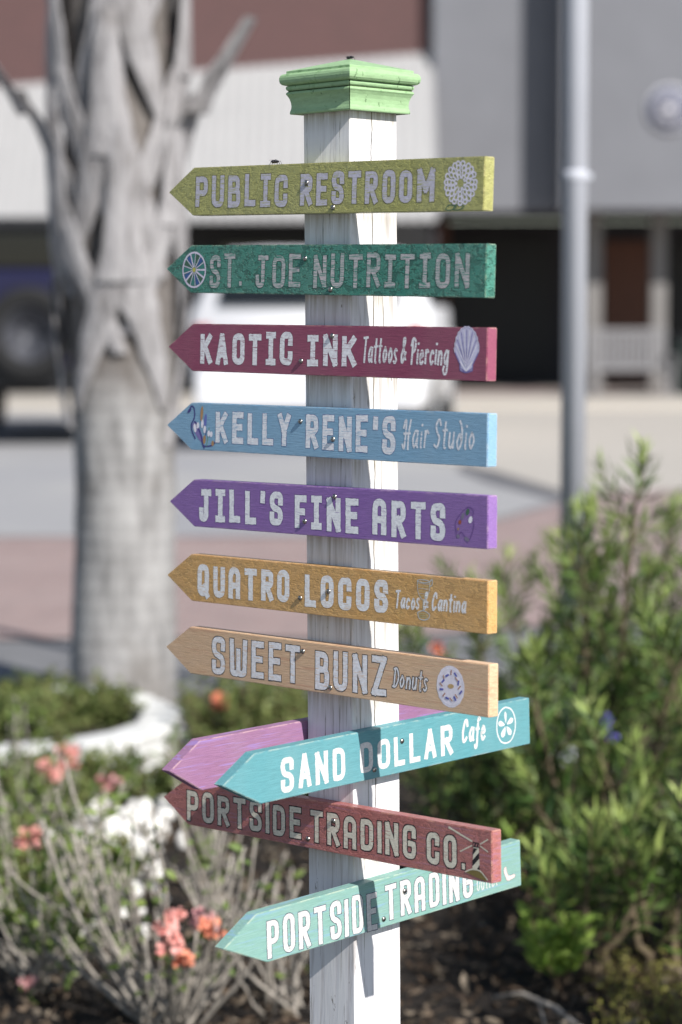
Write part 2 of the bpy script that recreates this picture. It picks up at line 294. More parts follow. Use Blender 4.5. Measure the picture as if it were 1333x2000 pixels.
def word(mb,text,quad,th,serif,roundA,outline,base):
    scr=text.startswith('~'); text=text.lstrip('~')
    TL,TR,BR,BL=[Vector(q) for q in quad]
    if scr: TL,TR=BL+(TL-BL)*1.06,BR+(TR-BR)*1.06
    H=((TL-BL).length+(TR-BR).length)/2; Wd=((TR-TL).length+(BR-BL).length)/2
    gl=[]; x=0; gap=.10 if scr else .17
    for ch in text:
        if ch==' ': x+=.28; continue
        wd,st=(SCR[ch] if scr else block(ch,serif,roundA)); gl.append((x,wd,st,ch)); x+=wd+gap
    tot=x-gap; kx=Wd/(tot*H)                 # natural width against the space the word has
    rnd=random.Random(text+str(round(TL.x,3))); hw=th/2
    for x0,wd,st,ch in gl:
        jx,jy,js=rnd.uniform(-.012,.012),rnd.uniform(-.025,.025),rnd.uniform(.96,1.03)
        for s in st:
            if scr: pts=smooth(s); closed=False
            else:
                kind,pts,closed=s; wl=max(.1,wd*kx)
                if kind=='r': pts=rpoly(pts,.24,closed,wl)
            iw=min(.45,hw/H/max(.02,wd*kx)) if not scr else .08; ih=hw/H if not scr else 0
            if ch=='I' and not serif: iw=0
            M=[]
            for (a,b) in pts:
                u=(x0+jx+wd*(iw+a*(1-2*iw))+(.16*(b-.3) if scr else 0))/tot; v=ih+(b*js+jy)*(1-2*ih)
                p=BL.lerp(BR,u).lerp(TL.lerp(TR,u),v); M.append((p.x,p.y))
            e=hw*.95 if not scr else hw*.6
            if ch in '.': M=[(p[0],p[1]+hw*.3) for p in M]; e=hw*.7
            lift=base+.00001*rnd.random()*6+len(mb.f)*1e-9
            if outline: ribbon(mb,M,hw+outline,base-.00006+.00003*rnd.random(),1,closed,.12,e+outline if not closed else 0,rnd)
            ribbon(mb,M,hw,lift,0,closed,.16,e if not closed else 0,rnd)
# ---------------------------------------------------------------- small painted pictures on the boards
def emblem(kind,c,r):
    mb=MB(); X,Z=c; rd=random.Random(kind); y=.00012
    P=lambda a,b:(X+a*r,Z+b*r)
    ring=lambda pts,w,mi,cl=False,yy=None:ribbon(mb,[P(*p) for p in pts],w,yy or (y+.00004+rd.random()*.00005),mi,cl,.25,0,rd)
    circ=lambda rr,n=28,x0=0,z0=0,kx=1:[(x0+kx*rr*math.cos(2*math.pi*i/n),z0+rr*math.sin(2*math.pi*i/n)) for i in range(n+1)]
    if kind=='flower':
        mats=['silver','dkgreen']
        for n,rr,l in ((7,.2,.2),(11,.38,.24),(15,.58,.26),(19,.78,.24)):
            for i in range(n):
                q=2*math.pi*(i+rd.random()*.4)/n; a,b=rr*math.cos(q),rr*math.sin(q); w_=.62*math.pi*rr/n+.03
                d=Vector((math.cos(q),math.sin(q))); p=Vector((-d.y,d.x)); o=Vector((a,b))*.92
                pts=[tuple(o-p*w_*.6),tuple(o+d*l*.6-p*w_),tuple(o+d*l*.95),tuple(o+d*l*.6+p*w_),tuple(o+p*w_*.6)]
                ring(smooth(pts,4),.0011,0)
        for a0 in (-.55,-.1): ring(smooth([(a0-.3,-1.12),(a0-.1,-.92),(a0+.35,-1.0),(a0,-1.14),(a0-.3,-1.12)],4),.0006,1)
    elif kind=='citrus':
        mats=['pale','teal','blue','yellow','dkgreen']
        for i in range(13):
            q0=2*math.pi*i/13+.1; q1=q0+.34; mi=(1,2,4)[i%3]
            blob(mb,[P(.22*math.cos(q0),.22*math.sin(q0)*1),P(.84*math.cos(q0),.84*math.sin(q0)),P(.86*math.cos((q0+q1)/2),.86*math.sin((q0+q1)/2)),P(.84*math.cos(q1),.84*math.sin(q1))],y,mi)
        for i in range(13):
            q=2*math.pi*i/13; ring([(.15*math.cos(q),.15*math.sin(q)),(.93*math.cos(q),.93*math.sin(q))],.0006 if i%4 else .0012,0)
        ring(circ(.94),.0013,0,True); blob(mb,[P(*p) for p in ell(0,0,.13,.13)],y+.0002,3)
    elif kind=='shell':
        mats=['shellc','lilac','white']
        out=[(-.12,-.98),(-.5,-.9),(-.52,-.62),(-.95,-.1),(-1.02,.1)]
        for i in range(11):
            q=math.pi*(1.0-i/10); out+= [(.93*math.cos(q)*1.0,.12+.9*math.sin(q)),(.98*math.cos(q-.14),.14+.92*math.sin(q-.14))] if i<10 else [(1.0,.1)]
        out+=[(.95,-.1),(.52,-.62),(.5,-.9),(.12,-.98)]
        out=[(p[0]*.74,p[1]) for p in out]
        blob(mb,[P(*p) for p in out],y,0); ring(out+[out[0]],.0009,1,True); ring([(p[0]*1.0,p[1]) for p in out[3:-3]],.0005,2,False,y+.0002)
        for i in range(11):
            q=math.pi*(.06+.88*i/10); ring([(.03*math.cos(q),-.72),(.64*math.cos(q),.1+.82*math.sin(q))],.00055,1 if i%2 else 2,False,y+.00012+.00001*i)
        for sx in (-1,1):
            ring([(0,-.92),(sx*.38,-.5)],.0009,2,False,y+.0003); ring([(sx*.05,-.95),(sx*.36,-.8)],.0006,1,False,y+.00025)
    elif kind=='swan':
        mats=['indigo','lilac','white','gold','green','periw']
        blob(mb,[P(*p) for p in smooth([(-.62,.12),(-.45,.2),(-.2,-.05),(.02,-.45),(.1,-.75),(-.2,-.62),(-.5,-.3),(-.66,-.02),(-.62,.12)],5)],y,1)
        blob(mb,[P(*p) for p in ell(-.48,-.1,.1,.2,.15)],y+.0001,2)
        ring(smooth([(-.95,.62),(-.85,.72),(-.72,.86),(-.55,.78),(-.5,.5),(-.56,.28),(-.72,.05),(-.68,-.25),(-.45,-.6)],5),.0012,0)
        blob(mb,[P(*p) for p in ell(-.86,.66,.16,.07,.6)],y+.0002,0)
        ring(smooth([(-.52,.2),(-.3,-.05),(-.08,-.4),(.02,-.75),(.15,-1.0)],5),.0014,0)
        ring(smooth([(.02,-.85),(.3,-.9),(.75,-.8),(.98,-.5),(.95,-.2)],5),.0011,0)
        for (a,b,l,mi) in ((-.02,.55,.34,3),(.22,.2,.36,5),(.02,.1,.2,2),(.18,-.15,.17,2),(.45,-.32,.14,2),(.62,-.35,.13,2),(.72,-.75,.12,3),(.16,-.6,.2,3),(-.28,.02,.14,2)):
            blob(mb,[P(*p) for p in ell(a,b,.09,l,-.12)],y+.00014+.00001*rd.random(),mi)
        ring(smooth([(.3,-.9),(.42,-.4),(.48,-.05)],4),.0005,4); ring(smooth([(.15,-.6),(.28,-.2),(.1,.1)],4),.0008,0)
    elif kind=='palette':
        mats=['dkpurple','dkgreen','white','orange','gold','grey']
        ring(smooth([(-.2,.75),(.25,1.0),(.62,.8),(.55,.4),(.66,0),(.5,-.55),(.2,-1.0),(-.05,-.7),(-.3,-.45),(-.6,-.7),(-.75,-.3),(-.7,.2),(-.2,.75)],5),.0006,0)
        for (a,b,rx,rz,mi) in ((.18,.72,.14,.2,1),(.4,.28,.15,.22,2),(-.42,.1,.12,.14,3),(-.55,-.3,.07,.09,4),(-.2,.45,.12,.22,5),(.12,-.85,.22,.12,5),(-.55,-.72,.14,.12,5)):
            blob(mb,[P(*p) for p in ell(a,b,rx,rz,-.4,9)],y+.0001,mi)
    elif kind=='glass':
        mats=['paleblue','limeg']
        ring(smooth([(-.42,.95),(-.4,.5),(-.3,.2),(0,-.05),(.3,.2),(.42,.5),(.44,.95)],5),.00045,0)
        ring(circ(.42,20,0,.93,1)[:21] if 0 else [(.43*math.cos(q),.92+.07*math.sin(q)) for q in [i*.3142 for i in range(21)]],.0005,0)
        for k in range(6): ring([(-.38+.02*k,.8-.13*k),(.38-.02*k,.78-.13*k)],.00025,k%2)
        ring(smooth([(.44,.9),(.62,1.05),(.6,.75),(.42,.7)],4),.0006,0)
        ring([(0,-.05),(0,-.6)],.0004,0); ring(smooth([(-.4,-.72),(-.3,-1.0),(0,-1.08),(.35,-.98),(.42,-.75),(0,-.6),(-.4,-.72)],5),.0006,0)
        for k in range(3): ring([(-.3,-.75-.1*k),(.3,-.75-.1*k)],.0004,1)
    elif kind=='donut':
        mats=['icing','hole','bluep','copper','white']
        out=[(p[0]*.96+.02*math.sin(9*i),p[1]) for i,p in enumerate(ell(0,0,.93,1,0,30))]
        blob(mb,[P(*p) for p in out],y,0); blob(mb,[P(*p) for p in ell(.02,.02,.2,.11,.1)],y+.00012,1)
        ring(circ(.86),.0006,4,True); ring(circ(.62),.0012,4,True)
        for i in range(16):
            q=2*math.pi*i/16+rd.uniform(-.1,.1); rr=rd.uniform(.5,.72); t=rd.uniform(0,3.1)
            a,b=rr*math.cos(q),rr*math.sin(q); dx,dz=.12*math.cos(t),.12*math.sin(t)
            ribbon(mb,[P(a-dx,b-dz),P(a+dx,b+dz)],.0013 if i%2 else .0009,y+.0002+.00001*i,2 if i%2 else 3,False,.1,0,rd)
    elif kind=='sanddollar':
        mats=['white2','dkteal']
        ring(smooth([(0,1),(.45,.82),(.74,.35),(.76,-.3),(.45,-.86),(0,-1),(-.45,-.84),(-.74,-.3),(-.7,.4),(-.4,.85),(0,1)],5),.0011,0)
        for k in range(5):
            q=math.pi/2+2*math.pi*k/5+.05; d=Vector((math.cos(q)*.85,math.sin(q))); n_=Vector((-d.y,d.x)); w_=.17 if k else .09
            blob(mb,[P(*p) for p in smooth([tuple(d*.08),tuple(d*.35+n_*w_*.8),tuple(d*.62+n_*w_),tuple(d*.76),tuple(d*.62-n_*w_),tuple(d*.35-n_*w_*.8),tuple(d*.08)],4)],y,0)
        blob(mb,[P(*p) for p in ell(0,0,.06,.06)],y+.0001,1)
    elif kind=='lighthouse':
        mats=['black','cream','moss','pink']
        blob(mb,[P(-.42,-1.0),P(.3,-.98),P(.22,.62),P(-.3,.62)],y,1)
        blob(mb,[P(-.36,.62),P(.28,.62),P(.28,.98),P(-.36,.98)],y+.0001,0)
        blob(mb,[P(-.3,1.0),P(.2,1.0),P(-.04,1.36)],y,3)
        blob(mb,[P(-.4,.0),P(-.28,.55),P(.1,.55)],y+.00012,0)
        blob(mb,[P(-.4,-.78),P(-.4,-.36),P(.24,.3),P(.26,-.14)],y+.00012,0)
        blob(mb,[P(.0,-.98),P(.3,-.98),P(.27,-.6)],y+.00012,0)
        for k in range(3): ring([(-.3+.25*k,.7),(-.2+.25*k,.9)],.0007,3,False,y+.0002)
        for a,b in (((-.4,1.0),(-2.7,1.75)),((-.42,.72),(-1.6,.12)),((.34,.9),(1.1,1.35)),((.34,.78),(1.1,.45))): ring([a,b],.0012 if b[0]<-2 else .0008,1)
        blob(mb,[P(*p) for p in smooth([(-1.1,-1.28),(-.5,-1.02),(0,-.98),(.45,-1.08),(1.05,-1.62),(.3,-1.6),(-1.1,-1.28)],5)],y+.0003,2)
        ring(smooth([(-1.1,-1.28),(-.5,-1.02),(0,-.98),(.45,-1.08),(1.05,-1.58)],5),.0009,1,False,y+.0004)
    elif kind=='boot':
        mats=['pinkw','black']
        o=smooth([(-.7,.9),(-.3,1.0),(-.1,.2),(.3,-.35),(1.4,-.35),(1.5,-.75),(.8,-.95),(-.1,-1.0),(-.5,-.3),(-.8,.4),(-.7,.9)],5)
        blob(mb,[P(*p) for p in o],y,0); ring(o,.0004,1,True,y-.00005)
    return mb,mats
# ---------------------------------------------------------------- the setting: ground sheets
def sheet(name,pts,z,mat,thick=0):
    mb=MB()
    if thick:
        n=len(pts); mb.add([(x,y,z) for x,y in pts]+[(x,y,z-thick) for x,y in pts],[tuple(range(n))]+[(i,n+i,n+(i+1)%n,(i+1)%n) for i in range(n)])
    else: mb.add([(x,y,z) for x,y in pts],[tuple(range(len(pts)))])
    o=mb.build(name,mat); bm=bmesh.new(); bm.from_mesh(o.data); bmesh.ops.recalc_face_normals(bm,faces=bm.faces)
    if not thick and bm.faces[:][0].normal.z<0: bmesh.ops.reverse_faces(bm,faces=bm.faces)
    bm.to_mesh(o.data); bm.free(); return tag(o,kind='structure')
t=NT('soil'); v=t.coord(); a=t.noise(5,v,6,.6); b=t.noise(60,v,5,.7)
col=t.mix(a,t.ramp(b,[(.3,c8(16,13,11)),(.62,c8(40,32,26)),(.8,c8(76,64,53))]),t.ramp(b,[(.3,c8(24,19,15)),(.7,c8(50,41,34))]))
t.bump(b,.9,.03); soil=t.out(col,.95)
t=NT('asphalt_road'); v=t.coord(); b=t.noise(140,v,3,.7); a=t.noise(.35,v,4)
road=t.out(t.mix(.5,t.ramp(b,[(.3,c8(124,124,128)),(.7,c8(166,165,167))]),t.ramp(a,[(.35,c8(140,140,144)),(.65,c8(166,164,160))])),.9)
t=NT('paving_brick'); v=t.coord(); br=t.n('TexBrick'); br.inputs['Scale'].default_value=4.5; t.l(v,br.inputs['Vector'])
br.inputs['Color1'].default_value=(*c8(150,126,122),1); br.inputs['Color2'].default_value=(*c8(132,112,110),1); br.inputs['Mortar'].default_value=(*c8(150,142,138),1); br.inputs['Mortar Size'].default_value=.02
paving=t.out(t.mix(t.ramp(t.noise(1.3,v,3),[(.3,0.0),(.8,.4)]),br.outputs[0],c8(166,150,146)),.85)
t=NT('concrete_walk'); v=t.coord(); walkm=t.out(t.mix(t.noise(.8,v,4),t.ramp(t.noise(90,v,3),[(.3,c8(150,144,136)),(.7,c8(182,176,168))]),c8(176,170,162)),.9)
sheet('ground',[(-150,-150),(150,-150),(150,150),(-150,150)],-.012,plain('worn_asphalt',c8(112,112,114),.9,0,.12,3))
sheet('planting_bed',[(-2.6,2.2),(2.8,2.2),(3.0,7.6),(2.2,8.4),(-1.4,9.0),(-2.8,8.8)],-.002,soil)
sheet('street',[(-80,15.2),(.6,15.2),(3.2,21.5),(80,30),(80,34.5),(-80,34.5)],-.004,road)
sheet('brick_paving',[(-80,9.6),(.2,10.4),(2.6,11.6),(80,12),(80,29.9),(3.25,21.4),(.65,15.1),(-80,14.9)],.0,paving)
sheet('concrete_path',[(2.0,8.2),(80,8.2),(80,11.9),(2.62,11.5)],.004,walkm)
sheet('sidewalk',[(-80,34.5),(80,34.5),(80,60),(-80,60)],.14,walkm,.15)
q=lambda x,y:tuple(gnd(x,y))[:2]
sheet('shop_apron',[q(770,800),q(800,893),q(958,918),q(1087,957),(12,q(1087,957)[1]-1.0),(12,q(770,800)[1])],.004,walkm)
sheet('dark_ground_strip',[q(905,906),q(958,920),q(1087,959),q(1110,972),q(1085,975),q(950,940),q(895,918)],.008,plain('dark_strip_gray',c8(92,92,96),.9,0,.1,6))  # flat dark strip along the near edge of the apron
sheet('entrance_paving',[(1.6,37.2),(12,37.2),(12,39.4),(1.6,39.4)],.146,paving)
# ---------------------------------------------------------------- signpost
sp_base=Vector((G['px']-EYE*G['tx'],G['py']-EYE*G['ty'],0))
uu=Vector((math.cos(G['yaw']),-math.sin(G['yaw']),0)); vv=Vector((math.sin(G['yaw']),math.cos(G['yaw']),0)); zz=Vector((0,0,1))
LX=G['tx']*uu.x+G['ty']*uu.y; LY=G['tx']*vv.x+G['ty']*vv.y        # how far the post leans per metre of height
post=empty('signpost',(0,0,0))
post.matrix_world=Matrix(((uu.x,vv.x,0,sp_base.x),(uu.y,vv.y,0,sp_base.y),(0,0,1,0),(0,0,0,1)))
tag(post,'white square wooden post with green cap and eleven painted arrow boards','signpost')
W=.089; HW=W/2
t=NT('post_paint'); v=t.coord((30,30,1.6)); g=t.noise(3.2,v,6,.62,.4); big=t.noise(7,t.coord((1,1,.5)),4)
cw=c8(226,224,226)
col=t.ramp(g,[(.28,c8(176,170,168)),(.46,cw),(.8,c8(236,235,234))])
col=t.mix(t.ramp(big,[(.52,0.0),(.8,.5)]),col,c8(190,186,176))
pore=t.noise(5,t.coord((46,46,1.4)),4,.65,.3); col=t.mix(t.ramp(pore,[(.61,0.0),(.68,.85)]),col,c8(104,98,88))
chip=t.noise(60,t.coord((1,1,.45)),4,.7); col=t.mix(t.ramp(chip,[(.66,0.0),(.70,.85)]),col,c8(104,94,80))
# the two drying checks: one down the sunny face, one at the shady arris
sep=t.n('SeparateXYZ'); t.l(t.coord(),sep.inputs[0])
wob=t.math('MULTIPLY',t.math('SUBTRACT',t.noise(5,t.coord((0,0,1)),5,.6),.5),.022)
lx_=G['tx']*math.cos(G['yaw'])-G['ty']*math.sin(G['yaw']); ly_=G['tx']*math.sin(G['yaw'])+G['ty']*math.cos(G['yaw'])
xs_=t.math('SUBTRACT',sep.outputs[0],t.math('MULTIPLY',sep.outputs[2],lx_)); ys_=t.math('SUBTRACT',sep.outputs[1],t.math('MULTIPLY',sep.outputs[2],ly_))
def crack(sock,c,wd): return t.math('LESS_THAN',t.math('ABSOLUTE',t.math('SUBTRACT',t.math('ADD',sock,wob),c)),wd)
sx=t.math('GREATER_THAN',xs_,HW-.0016); wv=t.math('ADD',.0003,t.math('MULTIPLY',t.noise(9,t.coord((0,0,1)),3),.0010))
ck=t.math('MULTIPLY',t.math('MULTIPLY',crack(ys_,-.003,wv),sx),t.math('GREATER_THAN',sep.outputs[2],.82))
col=t.mix(ck,col,c8(58,52,48))
# old rain stains that run down from the back of each board and from the cap
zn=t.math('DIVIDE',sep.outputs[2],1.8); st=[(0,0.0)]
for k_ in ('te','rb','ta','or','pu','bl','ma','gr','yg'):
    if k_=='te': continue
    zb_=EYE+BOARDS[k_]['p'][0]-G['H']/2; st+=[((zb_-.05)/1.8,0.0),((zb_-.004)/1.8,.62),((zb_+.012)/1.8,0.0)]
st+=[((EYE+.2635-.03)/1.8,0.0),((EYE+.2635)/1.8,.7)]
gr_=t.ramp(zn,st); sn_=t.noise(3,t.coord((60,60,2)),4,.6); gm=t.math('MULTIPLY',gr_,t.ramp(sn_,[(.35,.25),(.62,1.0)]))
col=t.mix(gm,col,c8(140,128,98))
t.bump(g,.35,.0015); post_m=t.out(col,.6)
mb=MB(); mb.box((0,0,.9),(W,W,1.80),0,.0016,seg=1)
mb.v=[(x+LX*z,y+LY*z,z) for x,y,z in mb.v]; mb.build('post',post_m,post)
# cap: four mitred mouldings under a bull-nosed plate and a low pyramid
cg=c8(152,184,138); t=NT('cap_paint'); g=t.noise(7,t.coord((8,8,26)),5,.6,.4); col=t.ramp(g,[(.3,sc(cg,.85)),(.55,cg),(.8,sc(cg,1.12))])
col=t.mix(t.ramp(t.noise(46,t.coord((1,1,1.5)),4,.7),[(.60,0.0),(.7,.6)]),col,c8(88,132,76)); col=t.mix(t.ramp(t.noise(110,t.coord((1,1,.5)),3),[(.66,0.0),(.7,.7)]),col,c8(66,92,54))
t.bump(g,.4,.0015); capm=t.out(col,.5)
CZ=1.5+.2635                             # underside of the cap
mb=MB(); mb.box((0,0,CZ+.03),(.094,.094,.05))
prof=[(.0465,0),(.0570,0),(.0574,.0015),(.0570,.004),(.0561,.007),(.0558,.011),(.0564,.016),(.0578,.021),(.0596,.0245),(.0610,.0265),(.0608,.0280),(.0596,.0295),(.0584,.0305),(.0592,.0312),(.0606,.0325),(.0612,.0345),(.0608,.0365),(.0596,.0374),(.0465,.0374)]
for k in range(4):
    m=Matrix.Rotation(k*math.pi/2,4,'Z'); gapm=.0007
    vs=[m@Vector((r,s*(r-gapm),CZ+z)) for s in (-1,1) for r,z in prof]; n=len(prof)
    mb.add(vs,[(i,i+1,n+i+1,n+i) for i in range(n-1) if i not in (11,12)]+[(n-1,0,n,2*n-1),tuple(range(n-1,-1,-1)),tuple(range(n,2*n))],0,False)
for k in range(4):
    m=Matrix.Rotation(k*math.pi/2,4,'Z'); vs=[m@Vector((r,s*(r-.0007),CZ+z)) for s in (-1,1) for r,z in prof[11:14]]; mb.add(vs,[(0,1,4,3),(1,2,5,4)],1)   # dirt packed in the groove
prof2=[(.0560,.0377),(.0610,.0379),(.0645,.0390),(.0664,.0415),(.0671,.0448),(.0670,.0482),(.0660,.0510),(.0640,.0530),(.0606,.0536),(.0602,.0540),(.0602,.0568),(.0598,.0573)]
ring=[[Vector((sx_*r,sy_*r,CZ+z)) for sx_,sy_ in ((1,1),(-1,1),(-1,-1),(1,-1))] for r,z in prof2]
vs=[p for q in ring for p in q]+[Vector((0,0,CZ+.0735))]; n=len(prof2)
fs=[(4*i+j,4*i+(j+1)%4,4*i+4+(j+1)%4,4*i+4+j) for i in range(n-1) for j in range(4)]+[(4*(n-1)+j,4*(n-1)+(j+1)%4,4*n) for j in range(4)]+[(3,2,1,0)]
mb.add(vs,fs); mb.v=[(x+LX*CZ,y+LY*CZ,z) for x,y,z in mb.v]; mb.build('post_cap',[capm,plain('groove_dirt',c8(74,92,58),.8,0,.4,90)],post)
SILVER=c8(158,154,164)
EMC={'silver':c8(226,220,232),'dkgreen':c8(70,104,84),'pale':c8(226,216,232),'teal':c8(60,130,120),'blue':c8(60,92,150),'yellow':c8(196,190,90),'shellc':c8(214,208,232),'lilac':c8(134,122,178),'white':c8(244,238,246),
'indigo':c8(70,70,132),'gold':c8(182,140,98),'green':c8(110,160,96),'periw':c8(110,120,188),'dkpurple':c8(110,76,142),'orange':c8(160,84,60),'grey':c8(128,118,142),'paleblue':c8(196,204,204),'limeg':c8(184,186,138),
'icing':c8(232,224,234),'hole':c8(196,162,112),'bluep':c8(90,92,172),'copper':c8(182,130,110),'white2':c8(204,206,206),'dkteal':c8(60,130,138),'black':c8(34,28,34),'cream':c8(216,208,188),'moss':c8(122,106,58),'pink':c8(178,120,120),'pinkw':c8(206,190,186)}
EMM={}
def em(n):
    if n not in EMM: EMM[n]=plain('picture_'+n,EMC[n],.55,0,.1,160)
    return EMM[n]
steel=plain('screw_steel',c8(170,166,160),.28,1,.1,200); steel2=plain('screw_slot',c8(40,38,38),.6)
def screw(parent,x,z):
    mb=MB(); m=Matrix.Translation((x,0,z))@Matrix.Rotation(math.pi/2,4,'X')
    mb.lathe([(.0036,-.0004),(.0037,.0006),(.0033,.0016),(.0022,.0024),(.0012,.0026)],16,0,m)
    for q in (.4,.4+math.pi/2): mb.box((0,0,.00262),(.003,.0006,.0002),1,0,m@Matrix.Rotation(q,4,'Z'))
    return mb.build('screw',[steel,steel2],parent)
BI={ # colour, second colour, label, lettering colour, outline colour, outline width, stroke, serifs, round A, wear, flake, streak
'yg':(c8(172,170,100),c8(186,184,120),'olive yellow arrow board, topmost on the post, with a round chrysanthemum drawing',c8(204,199,212),c8(116,110,66),.0009,.0082,1,1,.4,.45,None),
'gr':(c8(62,136,118),c8(84,152,136),'dark green arrow board with cracked peeling paint and a citrus slice on its tip',c8(204,194,194),c8(50,86,76),.0007,.0070,1,0,.75,1.0,None),
'ma':(c8(146,68,96),c8(156,78,104),'dark red arrow board with white lettering and a scallop shell',c8(248,243,246),c8(110,52,74),.0004,.0090,1,0,.3,0,None),
'bl':(c8(132,174,202),c8(144,182,208),'light blue arrow board with a swan painted on its tip',c8(248,243,248),c8(100,112,160),.0006,.0088,0,0,.4,0,None),
'pu':(c8(138,100,168),c8(150,112,178),'violet arrow board with a faded painter palette drawing',c8(248,246,248),c8(98,66,128),.0007,.0094,1,1,.1,0,None),
'or':(c8(214,164,98),c8(220,176,118),'ochre orange arrow board with a faint cocktail glass drawing',c8(248,244,243),c8(172,132,96),.0003,.0092,0,1,.25,.35,None),
'ta':(c8(220,182,144),c8(226,192,160),'bare tan wood arrow board with a frosted doughnut drawing',c8(240,238,240),c8(66,62,62),.0011,.0086,0,1,.3,0,c8(206,156,124)),
'sd':(c8(86,146,154),c8(94,152,160),'bright turquoise arrow board with a sand dollar drawing',c8(206,206,204),c8(78,136,146),.0002,.0076,0,0,.05,0,None),
'rb':(c8(172,102,96),c8(182,116,114),'brick red arrow board with a striped lighthouse drawing',c8(222,214,196),c8(40,30,36),.0015,.0074,0,1,.22,.4,c8(168,112,132)),
'te':(c8(120,162,152),c8(134,170,162),'pale sea green arrow board, lowest on the post',c8(204,202,200),c8(60,68,86),.0009,.0074,0,1,.08,0,c8(122,160,182)),
'mv':(c8(144,102,136),c8(152,112,146),'plain mauve arrow board without writing, behind the post',None,None,0,0,0,0,0,0,c8(148,122,182)),
}
BT=G['t']; BH=G['H']
for key,bd in BOARDS.items():
    z,ti,s0,s1,yw=bd['p']; c1,c2,lab,lc,oc,ow,th,serif,ra,wear,flake,streak=BI[key]
    if key in('sd','te','mv'):
        off=HW+BT+.0006 if key!='mv' else -HW-.0006
        X=Vector((math.tan(yw),1,math.tan(ti))); Y=Vector((-1,0,0)); O=Vector((off+LX*(z+EYE),LY*(z+EYE),z+EYE))
    else:
        X=Vector((1,-math.tan(yw),math.tan(ti))); Y=Vector((0,1,0)); O=Vector((LX*(z+EYE),-(HW+BT+.0006)+LY*(z+EYE),z+EYE))
    X+=Vector((LX,LY,0))*math.tan(ti); Z=Vector((LX,LY,1)); X.normalize(); Y=Z.cross(X).normalized(); Z=X.cross(Y)
    mat=Matrix(((X.x,Y.x,Z.x,O.x),(X.y,Y.y,Z.y,O.y),(X.z,Y.z,Z.z,O.z),(0,0,0,1)))
    tip=.0537+{'te':.012,'sd':.006}.get(key,0); lo={'te':.008,'sd':.004}.get(key,.0)
    pr=[(s0,0),(s0+tip+lo,-BH/2),(s1,-BH/2),(s1,BH/2),(s0+tip-lo,BH/2)]
    bm=bmesh.new(); fr=[bm.verts.new((x,0,y)) for x,y in pr]; bk=[bm.verts.new((x,BT,y)) for x,y in pr]
    bm.faces.new(fr); bm.faces.new(bk[::-1])
    for i in range(5): bm.faces.new((fr[i],bk[i],bk[(i+1)%5],fr[(i+1)%5]))
    bmesh.ops.recalc_face_normals(bm,faces=bm.faces); bmesh.ops.bevel(bm,geom=list(bm.edges),offset=.0009,segments=2,affect='EDGES')
    mb=MB(); mb.bm(bm)
    bmat=board_mat('board_paint_'+key,c1,c2,1.2,flake,.55,streak)
    bo=mb.build('arrow_board',bmat,post,mat); tag(bo,lab)
    if lc:
        lm=letter_mat('letter_paint_'+key,lc,c1,wear); om=plain('letter_edge_'+key,oc,.6)
        for (tx,a,b_,c_,d_) in bd['w']:
            mb=MB()
            word(mb,tx,(a,b_,c_,d_),th if not tx.startswith('~') else {'ma':.0032,'bl':.0030,'or':.0029,'ta':.0024,'sd':.0042,'te':.0016}[key],serif,ra,ow if not (tx.startswith('~') and key!='ta') else 0,.00016)
            mb.build('lettering',[lm,om],bo)
    for (kd,c_,r) in bd['e']:
        mb,ms=emblem(kd,c_,r); mb.build('painted_emblem',[em(q) for q in ms],bo)
    for (x,zq) in bd['s']: screw(bo,x,zq)
# two flies resting on the signpost
flym=plain('fly_body',c8(24,22,30),.35); wing=NT('fly_wing'); wing.b.inputs['Alpha'].default_value=.45; wingm=wing.out(c8(120,110,110),.2)
def fly(loc,rz,k,label):
    e=empty('fly',loc,rz); tag(e,label,'fly','flies resting on the signpost'); e.scale=(k,k,k)
    mb=MB()
    for c,r in (((0,0,.0022),(.0016,.0013,.0014)),((.0021,0,.0022),(.0009,.0010,.0009)),((-.0026,0,.0019),(.0022,.0014,.0013))):
        bm=bmesh.new(); bmesh.ops.create_uvsphere(bm,u_segments=10,v_segments=7,radius=1)
        for v in bm.verts: v.co=Vector((v.co.x*r[0]+c[0],v.co.y*r[1]+c[1],v.co.z*r[2]+c[2]))
        mb.bm(bm,0,True)
    for sy in (-1,1):
        for x in (.001,0,-.001): mb.tube([(x,sy*.001,.002),(x*1.8,sy*.0026,.0026),(x*2.6,sy*.0036,0)],.00018,4)
    mb.build('body',flym,e)
    for sy in (-1,1):
        mb=MB(); mb.add([(0,sy*.0006,.0034),(-.003,sy*.0024,.0034),(-.0056,sy*.0022,.0026),(-.005,sy*.0006,.0026)],[(0,1,2,3)]); mb.build('wing',wingm,e)
PM=post.matrix_world
fly(PM@Vector((.006+LX*CZ,-.004+LY*CZ,CZ+.0717)),-.4,1.4,'small dark fly sitting on the tip of the green post cap')
by=BOARDS['yg']['p']; fp=PM@Vector((-.088+LX*1.7,-(HW+.010)+LY*1.7,EYE+by[0]+BH/2-.088*by[1]+.0004)); fly(fp,.9,1.9,'small black fly on the top edge of the olive yellow board')
